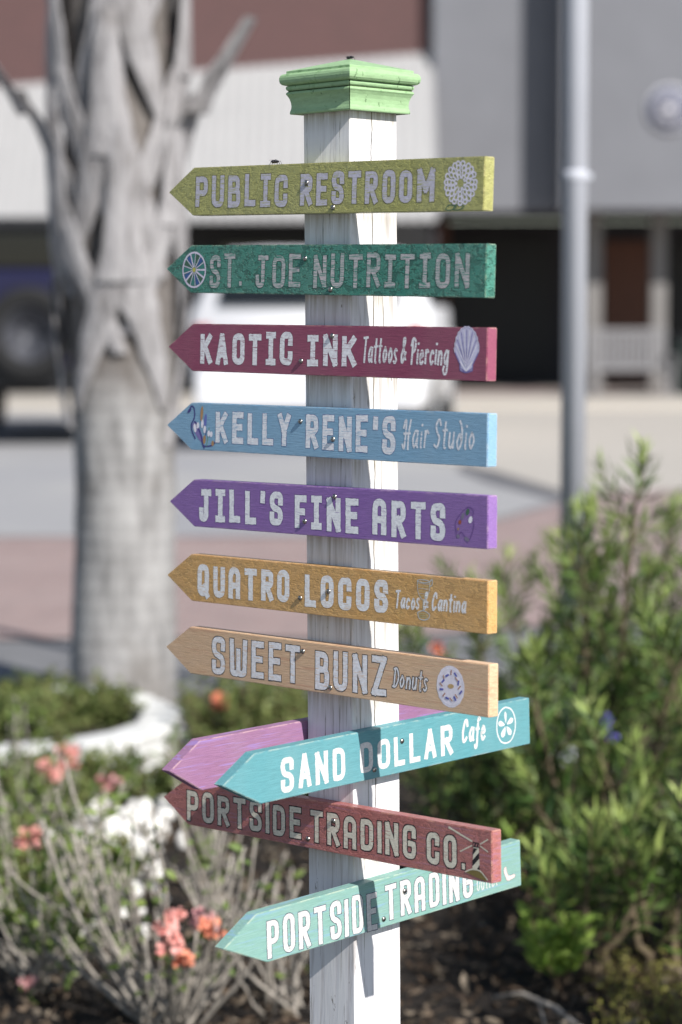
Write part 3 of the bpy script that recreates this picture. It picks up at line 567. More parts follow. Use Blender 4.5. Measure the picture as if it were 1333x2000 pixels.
# ---------------------------------------------------------------- leaf and stem builders
def leaf_mat(name,cols,trans=.25,rough=.5):
    t=NT(name); g=t.n('NewGeometry'); a=t.n('Attribute',attribute_name='age')
    base=t.ramp(g.outputs['Random Per Island'],[(i/(len(cols)-2) if len(cols)>2 else 0,c) for i,c in enumerate(cols[:-1])])
    col=t.mix(a.outputs['Fac'],base,cols[-1]); t.out(col,rough,0,.3)
    tr=t.n('BsdfTranslucent'); t.l(t.mix(.4,col,cols[-1]),tr.inputs[0]); mx=t.n('MixShader'); mx.inputs[0].default_value=trans
    t.l(t.b.outputs[0],mx.inputs[1]); t.l(tr.outputs[0],mx.inputs[2]); t.l(mx.outputs[0],t.t.nodes['Material Output'].inputs[0]); return t.m
def rv(rd): 
    while 1:
        v=Vector((rd.uniform(-1,1),rd.uniform(-1,1),rd.uniform(-1,1)))
        if .05<v.length<1: return v.normalized()
def leaf(mb,p,d,l,w,rd,age=0,mi=0,droop=.12,wide=False):
    d=d.normalized(); s=d.cross(rv(rd)); s=s.normalized() if s.length>1e-4 else d.orthogonal().normalized(); n=s.cross(d)
    m=p+d*l*.45+n*l*.05; tp=p+d*l-n*l*droop-Vector((0,0,droop*l*.4)); fold=n*w*.25
    if wide:
        m2=p+d*l*.75+n*l*.02
        mb.add([p,m+s*w*.5+fold,m2+s*w*.38+fold,tp,m2-s*w*.38+fold,m-s*w*.5+fold,m,m2],[(0,1,6),(6,1,2,7),(7,2,3),(0,6,5),(6,7,4,5),(7,3,4)],mi,True,age)
    else: mb.add([p,m+s*w*.5+fold,tp,m-s*w*.5+fold,m],[(0,1,4),(4,1,2),(0,4,3),(4,2,3)],mi,True,age)
bark=plain('twig_bark',c8(96,84,66),.85,0,.3,60,.002); graystem=plain('gray_stem',c8(154,147,138),.85,0,.3,70,.002); brownstem=plain('brown_stem',c8(112,92,72),.85,0,.3,60)
podo=leaf_mat('narrow_leaf',[c8(34,56,26),c8(58,86,38),c8(94,120,56),c8(46,72,42),c8(98,104,56),c8(176,192,110)],.10)
def curve(p,d,l,k,rd,bend=.15,up=.1):
    out=[Vector(p)]; d=Vector(d).normalized()
    for i in range(k):
        d=(d+rv(rd)*bend+Vector((0,0,up))).normalized(); out.append(out[-1]+d*(l/k))
    return out
def podocarpus(label,base,stems,seed,lw=.8,lf=.082,young=.75):
    rd=random.Random(seed); e=empty('podocarpus_shrub',base); tag(e,label,'shrub','narrow leaved shrubs right of the signpost')
    sm=MB(); lm=MB()
    def spray(p,d,l,tipness):
        pts=curve(p,d,l,5,rd,.12,.10); sm.tube(pts,[.003,.0027,.0024,.002,.0016,.001],5)
        n=int(l/.0062*lw); ax=rv(rd)
        for i in range(n):
            u=.06+.94*i/n; f=u*5; j=min(4,int(f)); q=pts[j].lerp(pts[j+1],f-j); t=(pts[j+1]-pts[j]).normalized()
            a=i*2.4; o=t.orthogonal().normalized(); o=(Matrix.Rotation(a,3,t)@o); op=.95-.55*u
            dd=(t*(.55+.6*u)+o*op+Vector((0,0,.08))).normalized(); ll=lf*rd.uniform(.7,1.25)*(1-.35*max(0,u-.75)/.25)
            leaf(lm,q,dd,ll,.0108*rd.uniform(.8,1.2),rd,max(0,min(1,tipness*(u-.35)*1.3+rd.uniform(-.12,.2))))
    for (dx,dy,h,lx,ly) in stems:
        p0=Vector((dx,dy,0)); k=9; pts=[p0+Vector((lx*(i/k)**1.4+rd.uniform(-.012,.012),ly*(i/k)**1.4+rd.uniform(-.012,.012),h*i/k)) for i in range(k+1)]
        sm.tube(pts,[.011*(1-.8*i/k)+.0015 for i in range(k+1)],6,0)
        nb=int(h*16); 
        for b in range(nb):
            u=.16+.84*(b+rd.random())/nb; f=u*k; j=min(k-1,int(f)); q=pts[j].lerp(pts[j+1],f-j); a=b*2.4+rd.uniform(-.4,.4)
            d=Vector((math.cos(a),math.sin(a),.55+.9*u)); spray(q,d,(.33-.18*u)*rd.uniform(.55,1.25),young*u*rd.uniform(.3,1.2))
        spray(pts[-1],pts[-1]-pts[-2],.12,young*1.3)
    sm.build('stems',bark,e); lm.build('foliage',podo,e); return e
b=Vector((gnd(1180,1830).x,5.55,0))
podocarpus('tallest narrow leaved green shrub, in front of the metal pole',Vector((.64,5.6,0)),[(0,0,1.04,.10,.05),(-.05,.05,.90,.02,.02),(.06,-.05,.78,.18,-.08),(-.04,-.06,.56,-.14,-.08),(.0,.1,.74,.0,.16)],3)
def violet(P_,loc):
    # a wild violet bloom threaded through the tall shrub
    rd=random.Random(2); e=empty('violet_flower',loc); tag(e,'small blue violet blossom on a thin stem inside the tall green shrub','flower'); fm=MB(); sm=MB(); P_=Vector(P_)-Vector(loc)
    sm.tube([Vector((0,0,0)),P_*.5+Vector((.02,0,0)),P_],.0018,5)
    for k in range(3):
        c=P_+Vector((.012*(k-1),-.01*k,-.022*k))
        for i in range(6): leaf(fm,c,rv(rd)+Vector((0,-.6,0)),.022,.014,rd,rd.random()*.6,0,.1,True)
    sm.build('stem',brownstem,e); fm.build('petals',leaf_mat('violet_petal',[c8(70,62,150),c8(92,80,172),c8(110,98,186)],.2),e)
violet(at(1185,1395,5.36),(.60,5.45,0))
podocarpus('narrow leaved green shrub at the right edge, partly out of frame',Vector((1.00,5.75,0)),[(0,0,.93,-.02,.02),(.1,.03,.98,.12,.0),(-.09,-.05,.68,-.10,-.12),(-.02,.1,.80,-.04,.12)],5)
podocarpus('low narrow leaved shrub just right of the white post, behind the turquoise board',Vector((.42,6.15,0)),[(0,0,.66,-.04,.04),(-.06,.02,.56,-.16,.04),(.05,-.06,.52,.08,-.1),(-.12,-.02,.44,-.24,-.08),(-.14,.04,.5,-.12,.0)],9,1.0,.07,.7)
podocarpus('sparse narrow leaved shrub behind the low one, near the pole foot',Vector((.78,6.9,0)),[(0,0,.78,-.05,.0),(-.15,.05,.64,-.12,.04),(.14,.05,.8,.1,.02)],12,.9)
podocarpus('narrow leaved shrub nearest the viewer, added out of view beyond the right edge to shade the soil',Vector((1.06,4.02,0)),[(0,0,1.0,.03,.0),(-.06,.06,.9,-.05,.04),(.06,-.06,.86,.12,-.02),(-.03,-.1,.8,-.03,-.08),(.04,.1,.95,.02,.06),(.1,.0,.7,.16,.0)],17)  # unseen shrub, added so that its shadow darkens the soil in view
podocarpus('low spreading narrow leaved shrub at the foot of the tall one',Vector((.72,5.28,0)),[(0,0,.46,-.12,.0),(.06,.04,.5,.1,.0),(.1,-.05,.4,.22,-.1),(-.08,-.04,.34,-.18,-.06)],25)
podocarpus('small narrow leaved shrub with pale tips, right of the seedlings',Vector((.96,5.05,0)),[(0,0,.42,-.08,.0),(.05,.0,.4,.1,.0),(-.05,-.05,.3,-.12,-.1)],26)
podocarpus('low shrub of narrow pale leaves behind the right end of the brick red board',Vector((.36,5.75,0)),[(0,0,.36,.08,.0),(.05,.03,.32,.14,.0),(-.05,-.03,.30,-.1,-.04)],27)
podocarpus('lowest narrow leaved sprig between the fallen twig and the weeds',Vector((.545,4.98,0)),[(0,0,.26,.02,.0),(.03,.0,.22,.1,-.04),(-.03,.0,.2,-.06,.0)],28)
podocarpus('short spiky green shrub above the weed patch in the lower right corner',Vector((.74,4.98,0)),[(0,0,.3,.04,.0),(.03,.02,.24,.12,.0),(-.05,.0,.26,-.08,.0)],29)
# bright leafy seedlings low on the right
seedm=leaf_mat('seedling_leaf',[c8(92,124,48),c8(112,142,58),c8(134,160,72),c8(168,190,96)],.35)
def seedling(label,base,n,h,ll,seed,wd=.016):
    rd=random.Random(seed); e=empty('leafy_seedling',base); tag(e,label,'plant','bright green seedlings at the foot of the shrubs'); sm=MB(); lm=MB()
    for s in range(n):
        a=rd.uniform(0,6.3); pts=curve((rd.uniform(-.02,.02),rd.uniform(-.02,.02),0),(math.cos(a)*.5,math.sin(a)*.5,1),h*rd.uniform(.6,1.1),4,rd,.14,.15); sm.tube(pts,[.003,.0028,.0024,.002,.0015],5)
        for i in range(16):
            u=.35+.65*i/16; f=u*4; j=min(3,int(f)); q=pts[j].lerp(pts[j+1],f-j); b_=i*2.4
            leaf(lm,q,Vector((math.cos(b_),math.sin(b_),.35+.5*u)),ll*rd.uniform(.7,1.15),wd*rd.uniform(.8,1.2),rd,rd.uniform(0,.7),0,.2,True)
    sm.build('stems',brownstem,e); lm.build('foliage',seedm,e)
g1=gnd(1080,1935); seedling('bright yellow green seedling low at the right, above the fallen twig',Vector((g1.x,g1.y,0)),6,.15,.072,21,.02)
g2=gnd(1068,1850); seedling('bright seedling with upright narrow leaves, left of the tall shrub',Vector((g2.x,g2.y+.15,0)),5,.26,.08,22,.012)
g3=gnd(1345,1890); seedling('broad leaved seedling at the lower right edge of the photo',Vector((g3.x,g3.y,0)),3,.16,.06,23,.02)
g4=gnd(985,1905); seedling('small green seedling behind the end of the pale sea green board',Vector((g4.x,g4.y+.75,0)),4,.2,.07,24,.012)
# crown-of-thorns plants: bare gray stems, few leaves, coral flower heads
smallleaf=leaf_mat('small_round_leaf',[c8(62,88,40),c8(88,112,54),c8(112,132,66),c8(70,96,58),c8(150,164,90)],.3)
petal=leaf_mat('coral_petal',[c8(222,146,136),c8(230,160,150),c8(216,132,124),c8(236,188,180)],.15,.5); petal_or=leaf_mat('orange_petal',[c8(224,134,106),c8(230,146,116),c8(226,160,134)],.15,.5); petal_pk=leaf_mat('pink_petal',[c8(226,158,160),c8(232,178,178),c8(236,190,188)],.3,.5)
def thorn_plant(label,base,nst,reach,hmax,heads,seed,leaves=4,lean=(0,0),rad=.0040,name='thorny_shrub',grp='bare stemmed thorny shrubs with coral flowers'):
    rd=random.Random(seed); e=empty(name,base); tag(e,label,'shrub',grp); sm=MB(); lm=MB()
    def deco(pts,n,u0=.35):
        k=len(pts)-1
        for i in range(n):
            u=u0+(1-u0)*rd.random(); f=u*k; j=min(k-1,int(f)); q=pts[j].lerp(pts[j+1],f-j); dv=rv(rd)+Vector((0,0,.4)); leaf(lm,q,dv,rd.uniform(.018,.038),rd.uniform(.010,.017),rd,rd.uniform(0,.5),0,.1,True)
        for i in range(int(10+30*(pts[-1]-pts[0]).length)):      # thorns
            u=rd.random(); f=u*k; j=min(k-1,int(f)); q=pts[j].lerp(pts[j+1],f-j); dv=rv(rd); sm.tube([q,q+dv*.016],[.0011,.0002],3,0,False)
    for s in range(nst):
        a=rd.uniform(0,2*math.pi); h=hmax*rd.uniform(.45,1); r=reach*rd.uniform(.3,1)
        p0=Vector((rd.uniform(-.05,.05),rd.uniform(-.05,.05),0)); p2=p0+Vector((math.cos(a)*r+lean[0]*h,math.sin(a)*r*.8+lean[1]*h,h)); p1=p0.lerp(p2,.5)+Vector((math.cos(a)*r*.22,math.sin(a)*r*.2,-.07*h))+rv(rd)*.03
        pts=[p0*(1-u)**2+p1*2*u*(1-u)+p2*u*u+rv(rd)*.006*(0<u<1) for u in [i/8 for i in range(9)]]
        w_=rad*rd.uniform(.6,1.5); sm.tube(pts,[w_*(1-.45*i/8) for i in range(9)],7); deco(pts,leaves)
        if rd.random()<.75:
            j=rd.randint(3,6); q=curve(pts[j],(pts[j]-pts[j-1]).normalized()+rv(rd)*.55,h*rd.uniform(.3,.55),5,rd,.1,.08); sm.tube(q,[w_*.6*(1-.08*i) for i in range(6)],6); deco(q,leaves)
    for (P_,r_,kind) in heads:
        r_*=1.3
        P_=Vector(P_)-Vector(base); a=Vector((rd.uniform(-.03,.03),rd.uniform(-.03,.03),0)); m_=a.lerp(P_,.55)+Vector((P_.x*.12,P_.y*.12,-.03))
        pts=[a*(1-u)**2+m_*2*u*(1-u)+P_*u*u for u in [i/8 for i in range(9)]]; sm.tube(pts,[rad*.8*(1-.5*i/8) for i in range(9)],6); deco(pts,3,.6)
        fm=MB()
        for i in range(7 if r_>.02 else 4):
            c=P_+Vector((rd.uniform(-1,1)*r_*.75,rd.uniform(-1,1)*r_*.75,rd.uniform(-.5,.9)*r_*.8)); fm.tube([P_-Vector((0,0,r_*.6)),c],[.0012,.0008],4,0,False)
            fd=(c-P_+Vector((.0,-.02,.012))).normalized()
            for sgn in (-1,1):
                s_=fd.orthogonal().normalized(); s_=Matrix.Rotation(rd.uniform(0,6.3),3,fd)@s_
                for k_ in range(2): 
                    o=(s_ if k_ else -s_); leaf(fm,c,o+fd*.35,r_*.62,r_*.72,rd,rd.random()*.6,0,.05,True)
        fo=fm.build('flower_head',{'c':petal,'o':petal_or,'p':petal_pk}[kind],e); 
        if kind=='p': tag(fo,'pale pink flower head')
    sm.build('stems',graystem,e); lm.build('leaves',smallleaf,e); return e
thorn_plant('bare gray thorny shrub at the lower left with a cluster of coral flowers',(-.36,4.62,0),36,.36,.54,
  [(at(318,1808,4.4),.021,'c'),(at(345,1790,4.45),.016,'c'),(at(332,1852,4.4),.021,'c'),(at(362,1878,4.4),.017,'o'),(at(398,1800,4.5),.021,'p'),(at(414,1822,4.45),.02,'o')],31,3,(-.05,.0))
thorn_plant('bare gray thorny shrub in the lower left corner with one coral flower',(-.66,4.95,0),30,.34,.5,[(at(55,1642,5.2),.024,'c'),(at(52,1925,4.75),.015,'p')],33,15)
thorn_plant('bare gray thorny shrub close to the left of the white post, no flowers',(-.13,4.75,0),12,.26,.36,[],35,2,(-.1,.05))
thorn_plant('leafy thorny shrub before the white planter with red and pink flowers',(-.86,6.2,0),18,.32,.42,[(at(137,1483,6.3),.030,'c'),(at(96,1507,6.2),.026,'c'),(at(216,1532,6.2),.024,'p')],37,16)
thorn_plant('thorny shrub with arching stems behind the brick red board, left of the post',(-.30,5.5,0),11,.34,.48,[],39,5,(.1,0))
# low bushes with small leaves behind the signpost and around the planter
bushm=leaf_mat('bush_leaf',[c8(46,66,32),c8(70,92,46),c8(98,112,62),c8(112,104,70),c8(140,150,90)],.3)
def bush(label,base,rx,ry,h,n,ll,seed,mat=None,grp='low leafy bushes around the planter',heads=()):
    rd=random.Random(seed); e=empty('low_bush',base); tag(e,label,'bush',grp); sm=MB(); lm=MB()
    for s in range(int(n/22)):
        a=rd.uniform(0,6.3); r=math.sqrt(rd.random()); tip=Vector((math.cos(a)*rx*r,math.sin(a)*ry*r,h*rd.uniform(.5,1.05)*(1-.45*r*r))); p0=tip*.25; p0.z=0
        pts=[p0.lerp(tip,i/4)+rv(rd)*.012*(i>0) for i in range(5)]; sm.tube(pts,[.0035,.003,.0025,.002,.0012],4,0,False)
        for i in range(22):
            u=.25+.75*rd.random(); f=u*4; j=min(3,int(f)); q=pts[j].lerp(pts[j+1],f-j); leaf(lm,q+rv(rd)*.01,rv(rd)+Vector((0,0,.6)),ll*rd.uniform(.6,1.25),ll*.5*rd.uniform(.7,1.2),rd,rd.uniform(0,.8)*u,0,.1,True)
    for (P_,r_) in heads:
        P_=Vector(P_)-Vector(base); fm=MB()
        for i in range(14): leaf(fm,P_,rv(rd)+Vector((0,-.3,.2)),r_,r_*.8,rd,rd.random()*.5,0,.05,True)
        fm.build('flower',petal_or,e); sm.tube([Vector((P_.x*.5,P_.y*.5,0)),P_],.003,4)
    sm.build('stems',brownstem,e); lm.build('foliage',mat or bushm,e)
for (px,Y,rx,ry,h,n,label,hd) in (
 (470,7.4,.26,.25,.42,1700,'low green bush left of the post with one orange red flower',[(at(432,1370,7.25),.038)]),
 (570,7.9,.22,.22,.36,1100,'low green bush directly behind the white post, below the tan board',[]),
 (385,6.7,.20,.2,.26,1000,'low green bush behind the tip of the mauve board',[]),
 (530,6.6,.24,.2,.26,1100,'low brown green bush behind the mauve board',[]),
 (905,7.8,.24,.25,.34,1100,'low bush behind the right end of the tan board with orange flowers',[(at(862,1268,7.6),.04)]),
 (40,6.6,.24,.2,.22,1300,'low bush before the white planter at the left edge',[]),
 (110,6.76,.20,.11,.22,1100,'low green bush hanging over the front of the white planter',[]),
 (262,6.84,.17,.11,.19,900,'low green bush at the right front of the white planter',[]),
 (175,5.75,.16,.14,.17,800,'low green bush among the white stones, left of the thorny stems',[]),
 (95,5.3,.14,.12,.2,700,'small green bush below the left coral flower',[]),
 (25,5.6,.2,.2,.25,1100,'low green bush at the left edge among the thorny stems',[]),
 (1250,8.2,.4,.3,.45,1700,'low dense bush behind the right hand shrubs',[]),
 (1010,6.6,.22,.2,.3,1000,'low dark bush behind the pale sea green board',[])):
    p=at(px,1500,Y); bush(label,Vector((p.x,Y,0)),rx,ry,h,n,.034,int(px+Y*10),None,'low leafy bushes around the planter',hd)
# ---------------------------------------------------------------- planter ring, its plants, the palm
PC=Vector((-1.18,7.52,0)); PR=.60
t=NT('planter_stone'); v=t.coord(); stonew=t.out(t.mix(t.ramp(t.noise(9,v,5,.65),[(.4,0.0),(.75,.6)]),c8(214,214,212),c8(160,158,152)),.8); t.bump(t.noise(40,v,5,.7),.5,.006)
mb=MB(); rd=random.Random(4)
for lay in range(3):
    n=16; z=.0+lay*.052
    for i in range(n):
        a=2*math.pi*(i+.5*(lay%2))/n; m=Matrix.Translation((0,0,z+.026+rd.uniform(-.004,.004)))@Matrix.Rotation(a+rd.uniform(-.03,.03),4,'Z')@Matrix.Translation((PR-lay*.015,0,0))
        mb.box((0,0,0),(.13,2*math.pi*PR/n*.98,.049),0,.014,m)
tag(mb.build('stone_planter',stonew,None,Matrix.Translation(PC)),'round white planter of three rows of rough blocks around the palm','planter')
mb=MB(); mb.lathe([(PR-.08,.0),(PR-.08,.10),(.4,.12),(.02,.12)],40); tag(mb.build('planter_soil',soil,None,Matrix.Translation(PC)),kind='structure')
for (dx,dy,rx,h,label,sd) in ((.10,-.16,.26,.16,'leafy plant filling the front of the white planter',71),(-.30,-.05,.24,.15,'leafy plant at the left inside the white planter',72),(.36,.05,.17,.17,'leafy plant at the right side inside the white planter, below the palm trunk',73),(.12,.30,.22,.15,'leafy plant at the back inside the white planter',74)):
    bush(label,PC+Vector((dx,dy,.10)),rx,rx*.8,h,1200,.034,sd,None,'plants growing inside the white planter')
# palm trunk with crossing old leaf bases
t=NT('palm_trunk'); v=t.coord((1,1,.22)); a=t.noise(20,v,6,.65); b2=t.noise(3.5,t.coord((1,1,.7)),4)
col=t.ramp(a,[(.3,c8(112,110,109)),(.55,c8(156,154,153)),(.8,c8(178,176,175))]); col=t.mix(t.ramp(b2,[(.50,0.0),(.68,.75)]),col,c8(104,98,92)); col=t.mix(t.ramp(t.noise(9,t.coord((1,1,.6)),5,.7),[(.60,0.0),(.70,.7)]),col,c8(84,78,72))
sz=t.n('SeparateXYZ'); t.l(t.coord(),sz.inputs[0]); col=t.mix(t.ramp(t.math('ADD',t.math('MULTIPLY',sz.outputs[2],.4),t.math('MULTIPLY',t.noise(6,t.coord(),3),.12)),[(.50,0.0),(.60,.85)]),col,c8(98,91,86))
rg=t.n('TexWave',wave_type='BANDS',bands_direction='Z'); rg.inputs['Scale'].default_value=5; rg.inputs['Distortion'].default_value=3; rg.inputs['Detail'].default_value=3; t.l(t.coord(),rg.inputs['Vector'])
t.bump(rg.outputs['Fac'],.12,.012,t.bump(a,.6,.012)); palmm=t.out(col,.9)
t=NT('palm_boot'); v=t.coord(); a=t.noise(30,t.coord((1,1,.16)),6,.7); col=t.ramp(a,[(.28,c8(88,84,83)),(.5,c8(154,151,152)),(.82,c8(186,183,184))])
t.bump(a,.9,.012); bootm=t.out(t.mix(t.ramp(t.noise(5,t.coord(),3),[(.5,0.0),(.75,.5)]),col,c8(120,115,113)),.85)
pb=at(243,1400,8.55); PX=pb.x; PY=8.55
palm=empty('palm_tree',(PX,PY,0)); tag(palm,'gray palm tree trunk with crossing old leaf bases, left of the signpost','tree')
def trad(z): return .198-.012*min(1,z/1.0)+.016*max(0,min(1,(z-.9)/.9))+ .012*math.exp(-z*4)
mb=MB(); n=40; zs=[i*.06 for i in range(64)]; vs=[]
for z in zs:
    for j in range(n):
        q=2*math.pi*j/n; r=trad(z)*(1+.05*mnoise.noise(Vector((math.cos(q)*1.6,math.sin(q)*1.6,z*2.2)))+.03*mnoise.noise(Vector((math.cos(q)*6,math.sin(q)*6,z*9))))
        vs.append((r*math.cos(q)+.012*math.sin(z*1.7),r*math.sin(q),z))
mb.add(vs,[(i*n+j,i*n+(j+1)%n,(i+1)*n+(j+1)%n,(i+1)*n+j) for i in range(len(zs)-1) for j in range(n)]+[tuple((len(zs)-1)*n+j for j in range(n))],0,True)
mb.build('trunk',palmm,palm)
def boot(az,z0,h,out,wid,rd,fat=1):
    # an old leaf base: two flat legs that grip the trunk and join into a stub leaning out
    mb=MB(); r0=trad(z0)
    def strip(path,ws,th):
        vs=[]; ph=rd.uniform(0,90)
        for (a_,r_,z_),w_ in zip(path,ws):
            w_*=1+.35*mnoise.noise(Vector((ph,z_*9,0))); r_+=.010*mnoise.noise(Vector((ph,z_*6,5))); a_+=.05*mnoise.noise(Vector((ph,z_*5,9)))
            for s,o in ((-1,.25),(-.97,.45),(-.4,.9),(.4,1),(.97,.5),(1,.3),(.4,-.2),(-.4,-.3)):
                aa=a_+s*w_*.5/max(.1,r_); rr_=r_+o*th; vs.append(Vector((rr_*math.cos(aa),rr_*math.sin(aa),z_)))
        k=len(path); n_=8
        mb.add(vs,[(i*n_+j,i*n_+(j+1)%n_,(i+1)*n_+(j+1)%n_,(i+1)*n_+j) for i in range(k-1) for j in range(n_)]+[tuple(range(n_-1,-1,-1)),tuple((k-1)*n_+j for j in range(n_))],0,False)
    for sg in (-1,1):
        spread=wid*rd.uniform(.85,1.15)
        path=[(az+sg*spread*(1-u)**1.1,trad(z0+h*.62*u)+.006+.044*u+(out*.4)*u*u+(.008 if sg>0 else 0),z0+h*.62*u) for u in [i/9 for i in range(10)]]
        strip(path,[.050+.135*u-.03*u*u for u in [i/9 for i in range(10)]],.016)
    path=[(az,trad(z0+h*.6)+.050+out*.4+out*(u**1.2)*1.0,z0+h*(.50+.60*u)) for u in [i/5 for i in range(6)]]
    strip(path,[(.175-.11*u)*(fat if u>.3 else 1) for u in [i/5 for i in range(6)]],.020)
    return mb.build('leaf_base',bootm,palm)
rd=random.Random(11)
for row in range(8):
    z0=1.0+row*.28
    for c in range(3):
        az=row*1.12+c*2.094+.5+rd.uniform(-.18,.18); side=abs(math.cos(az))       # stubs at the silhouette have mostly broken off
        boot(az,z0+c*.07,rd.uniform(.75,.95),(.02+.04*max(0,row-2)/6)*rd.uniform(.8,1.2)*(1-.7*side),.95,rd)
boot(math.pi+.3,1.90,.66,.27,.6,rd,1.35); boot(-.35,1.95,.56,.20,.6,rd,1.35)
frondm=leaf_mat('palm_leaf',[c8(60,84,44),c8(76,100,52),c8(92,112,60),c8(120,136,80)],.25)
for i in range(16):
    a=i*2.4; el=.25+.9*((i*7)%16)/16; d=Vector((math.cos(a)*math.cos(el),math.sin(a)*math.cos(el),math.sin(el))); p0=Vector((0,0,3.7))+d*.15; p1=p0+d*1.0; mb=MB(); mb.tube([p0,p0.lerp(p1,.5)+Vector((0,0,.05)),p1],[.022,.016,.011],6)
    s=d.cross(Vector((0,0,1))).normalized(); u_=s.cross(d)
    for j in range(26):
        q=-2.3+4.6*j/25; dd=(d*math.cos(q*.75)+s*math.sin(q*.75)+u_*.12); leaf(mb,p1,dd,.85,.04,rd,rd.random()*.5,0,.28,True)
    mb.build('frond',frondm,palm)
# white stones heaped before the planter, leaf litter, weeds
rd=random.Random(5); whitest=plain('white_pebble',c8(226,224,220),.7,0,.12,30)
mb=MB()
for i in range(200):
    u=rd.random(); px=rd.gauss(270-120*u,66); py=1590+230*u+rd.gauss(0,26)
    if px<100 or px>372: continue
    p=gnd(px,py); r=rd.uniform(.013,.031); bm=bmesh.new(); bmesh.ops.create_icosphere(bm,subdivisions=2,radius=1); sx_,sy_,sz_=rd.uniform(.7,1.1),rd.uniform(.7,1.1),rd.uniform(.7,1.25); ph=rd.uniform(0,50)
    for v in bm.verts:
        k_=1+.25*mnoise.noise(v.co*1.3+Vector((ph,0,0))); v.co=Vector((v.co.x*sx_*r*k_+p.x,v.co.y*sy_*r*k_+p.y,v.co.z*sz_*r*k_+r*.7+rd.random()*0))
    hh=rd.random()**2*.05*(1-abs(u-.4))
    for v in bm.verts: v.co.z+=hh
    mb.bm(bm,0,True)
tag(mb.build('white_stones',whitest),'heap of white garden stones between the planter and the thorny stems','stones',kind='stuff')
litm=leaf_mat('dry_leaf',[c8(30,23,18),c8(50,38,29),c8(72,57,44),c8(104,90,76),c8(44,32,23),c8(140,128,112)],.1,.8)
mb=MB()
for i in range(6500):
    Y=4.5+4.2*rd.random()**1.4; X=rd.uniform(-.24,.24)*Y
    if (Vector((X,Y,0))-PC).length<PR+.1: continue
    z=rd.random()**3*.05+.004; d=rv(rd); d.z*=.35; leaf(mb,Vector((X,Y,z)),d,rd.uniform(.018,.05),rd.uniform(.007,.018),rd,rd.random()**5,0,rd.uniform(-.3,.4),True)
tag(mb.build('leaf_litter',litm),'dry brown leaves scattered over the dark soil of the bed','leaf litter',kind='stuff')
mb=MB()
for i in range(260):
    px,py=rd.uniform(1180,1360),rd.uniform(1890,2040); p=gnd(px,py); pts=curve((p.x,p.y,0),(rd.uniform(-.8,.8),rd.uniform(-.8,.3),1),rd.uniform(.03,.11),4,rd,.25,0); mb.tube(pts,.0011,3,1,False)
    for k_ in range(6): leaf(mb,pts[rd.randint(1,4)]+rv(rd)*.006,rv(rd),rd.uniform(.007,.014),rd.uniform(.005,.009),rd,rd.random(),0,.1)
weedm=leaf_mat('weed_leaf',[c8(88,84,52),c8(104,104,56),c8(124,118,72),c8(168,166,84)],.12)
tag(mb.build('weeds',[weedm,brownstem]),'patch of dry yellow green weeds in the lower right corner','weeds',kind='stuff')
p0,p1,p2,p3=gnd(962,1965),gnd(1020,1972),gnd(1085,1996),gnd(1150,2040); mb=MB(); up=Vector((0,0,.02))
mb.tube([p0+up,p1+up*1.8,p2+up*1.5,p3+up],[.003,.005,.006,.007],7); mb.tube([p1.lerp(p2,.5)+up*1.6,p2+Vector((-.03,-.12,.02))],[.004,.002],5); tag(mb.build('fallen_twig',graystem),'bare gray twig lying on the dark soil at the lower right','twig')
# pole
polem=plain('galvanised',c8(182,184,192),.5,0,.05,3)
q=at(1112,1480,7.5); e=empty('metal_pole',(q.x+.006,7.5,0)); tag(e,'tall slim gray metal pole behind the right hand shrubs','pole')
mb=MB(); mb.lathe([(.041,0),(.041,4.6),(.034,4.62)],28); mb.build('shaft',polem,e)
zb=at(1118,345,7.5).z; mb=MB(); mb.lathe([(.041,zb-.018),(.0432,zb-.016),(.0432,zb+.018),(.041,zb+.02)],28); mb.box((.048,-.0,zb),(.018,.016,.02),0,.003); mb.build('clamp_band',polem,e)
mb=MB(); mb.lathe([(.09,0),(.09,.012),(.05,.02),(.045,.06)],24); mb.build('foot',polem,e)
# ---------------------------------------------------------------- buildings across the street
t=NT('brown_brick'); v=t.coord((1,1,1)); br=t.n('TexBrick'); br.inputs['Scale'].default_value=3.2; sp3=t.n('SeparateXYZ'); t.l(v,sp3.inputs[0]); cb=t.n('CombineXYZ'); t.l(sp3.outputs[0],cb.inputs[0]); t.l(sp3.outputs[2],cb.inputs[1]); t.l(cb.outputs[0],br.inputs['Vector'])
br.inputs['Color1'].default_value=(*c8(92,67,66),1); br.inputs['Color2'].default_value=(*c8(86,64,63),1); br.inputs['Mortar'].default_value=(*c8(100,82,80),1); br.inputs['Mortar Size'].default_value=.015; brickm=t.out(br.outputs[0],.9)
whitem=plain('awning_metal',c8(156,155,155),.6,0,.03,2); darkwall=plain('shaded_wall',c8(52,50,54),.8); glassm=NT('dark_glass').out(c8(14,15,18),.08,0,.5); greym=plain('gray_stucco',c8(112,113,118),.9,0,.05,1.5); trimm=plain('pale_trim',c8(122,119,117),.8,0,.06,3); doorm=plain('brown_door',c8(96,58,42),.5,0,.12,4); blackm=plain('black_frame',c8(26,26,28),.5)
BY=38.3; X840=at(848,100,38.5).x
lb=empty('brick_building',(0,BY,0)); tag(lb,'brown brick shop building with a long white awning, behind the parked cars','building')
x0,x1=-16.0,X840-.03
mb=MB(); mb.box(((x0+x1)/2,3,4.6),(x1-x0,6,9.2)); mb.build('wall',brickm,lb)
ztop0=at(0,165,BY-.3).z; ztop1=at(840,100,BY-.3).z; zl=at(300,424,BY-2.2).z
mb=MB(); mb.box(((x0+x1)/2,-.03,1.6),(x1-x0-.1,.08,3.2)); mb.build('shop_front',blackm,lb)
mb=MB(); n=int((x1-x0)/.18)
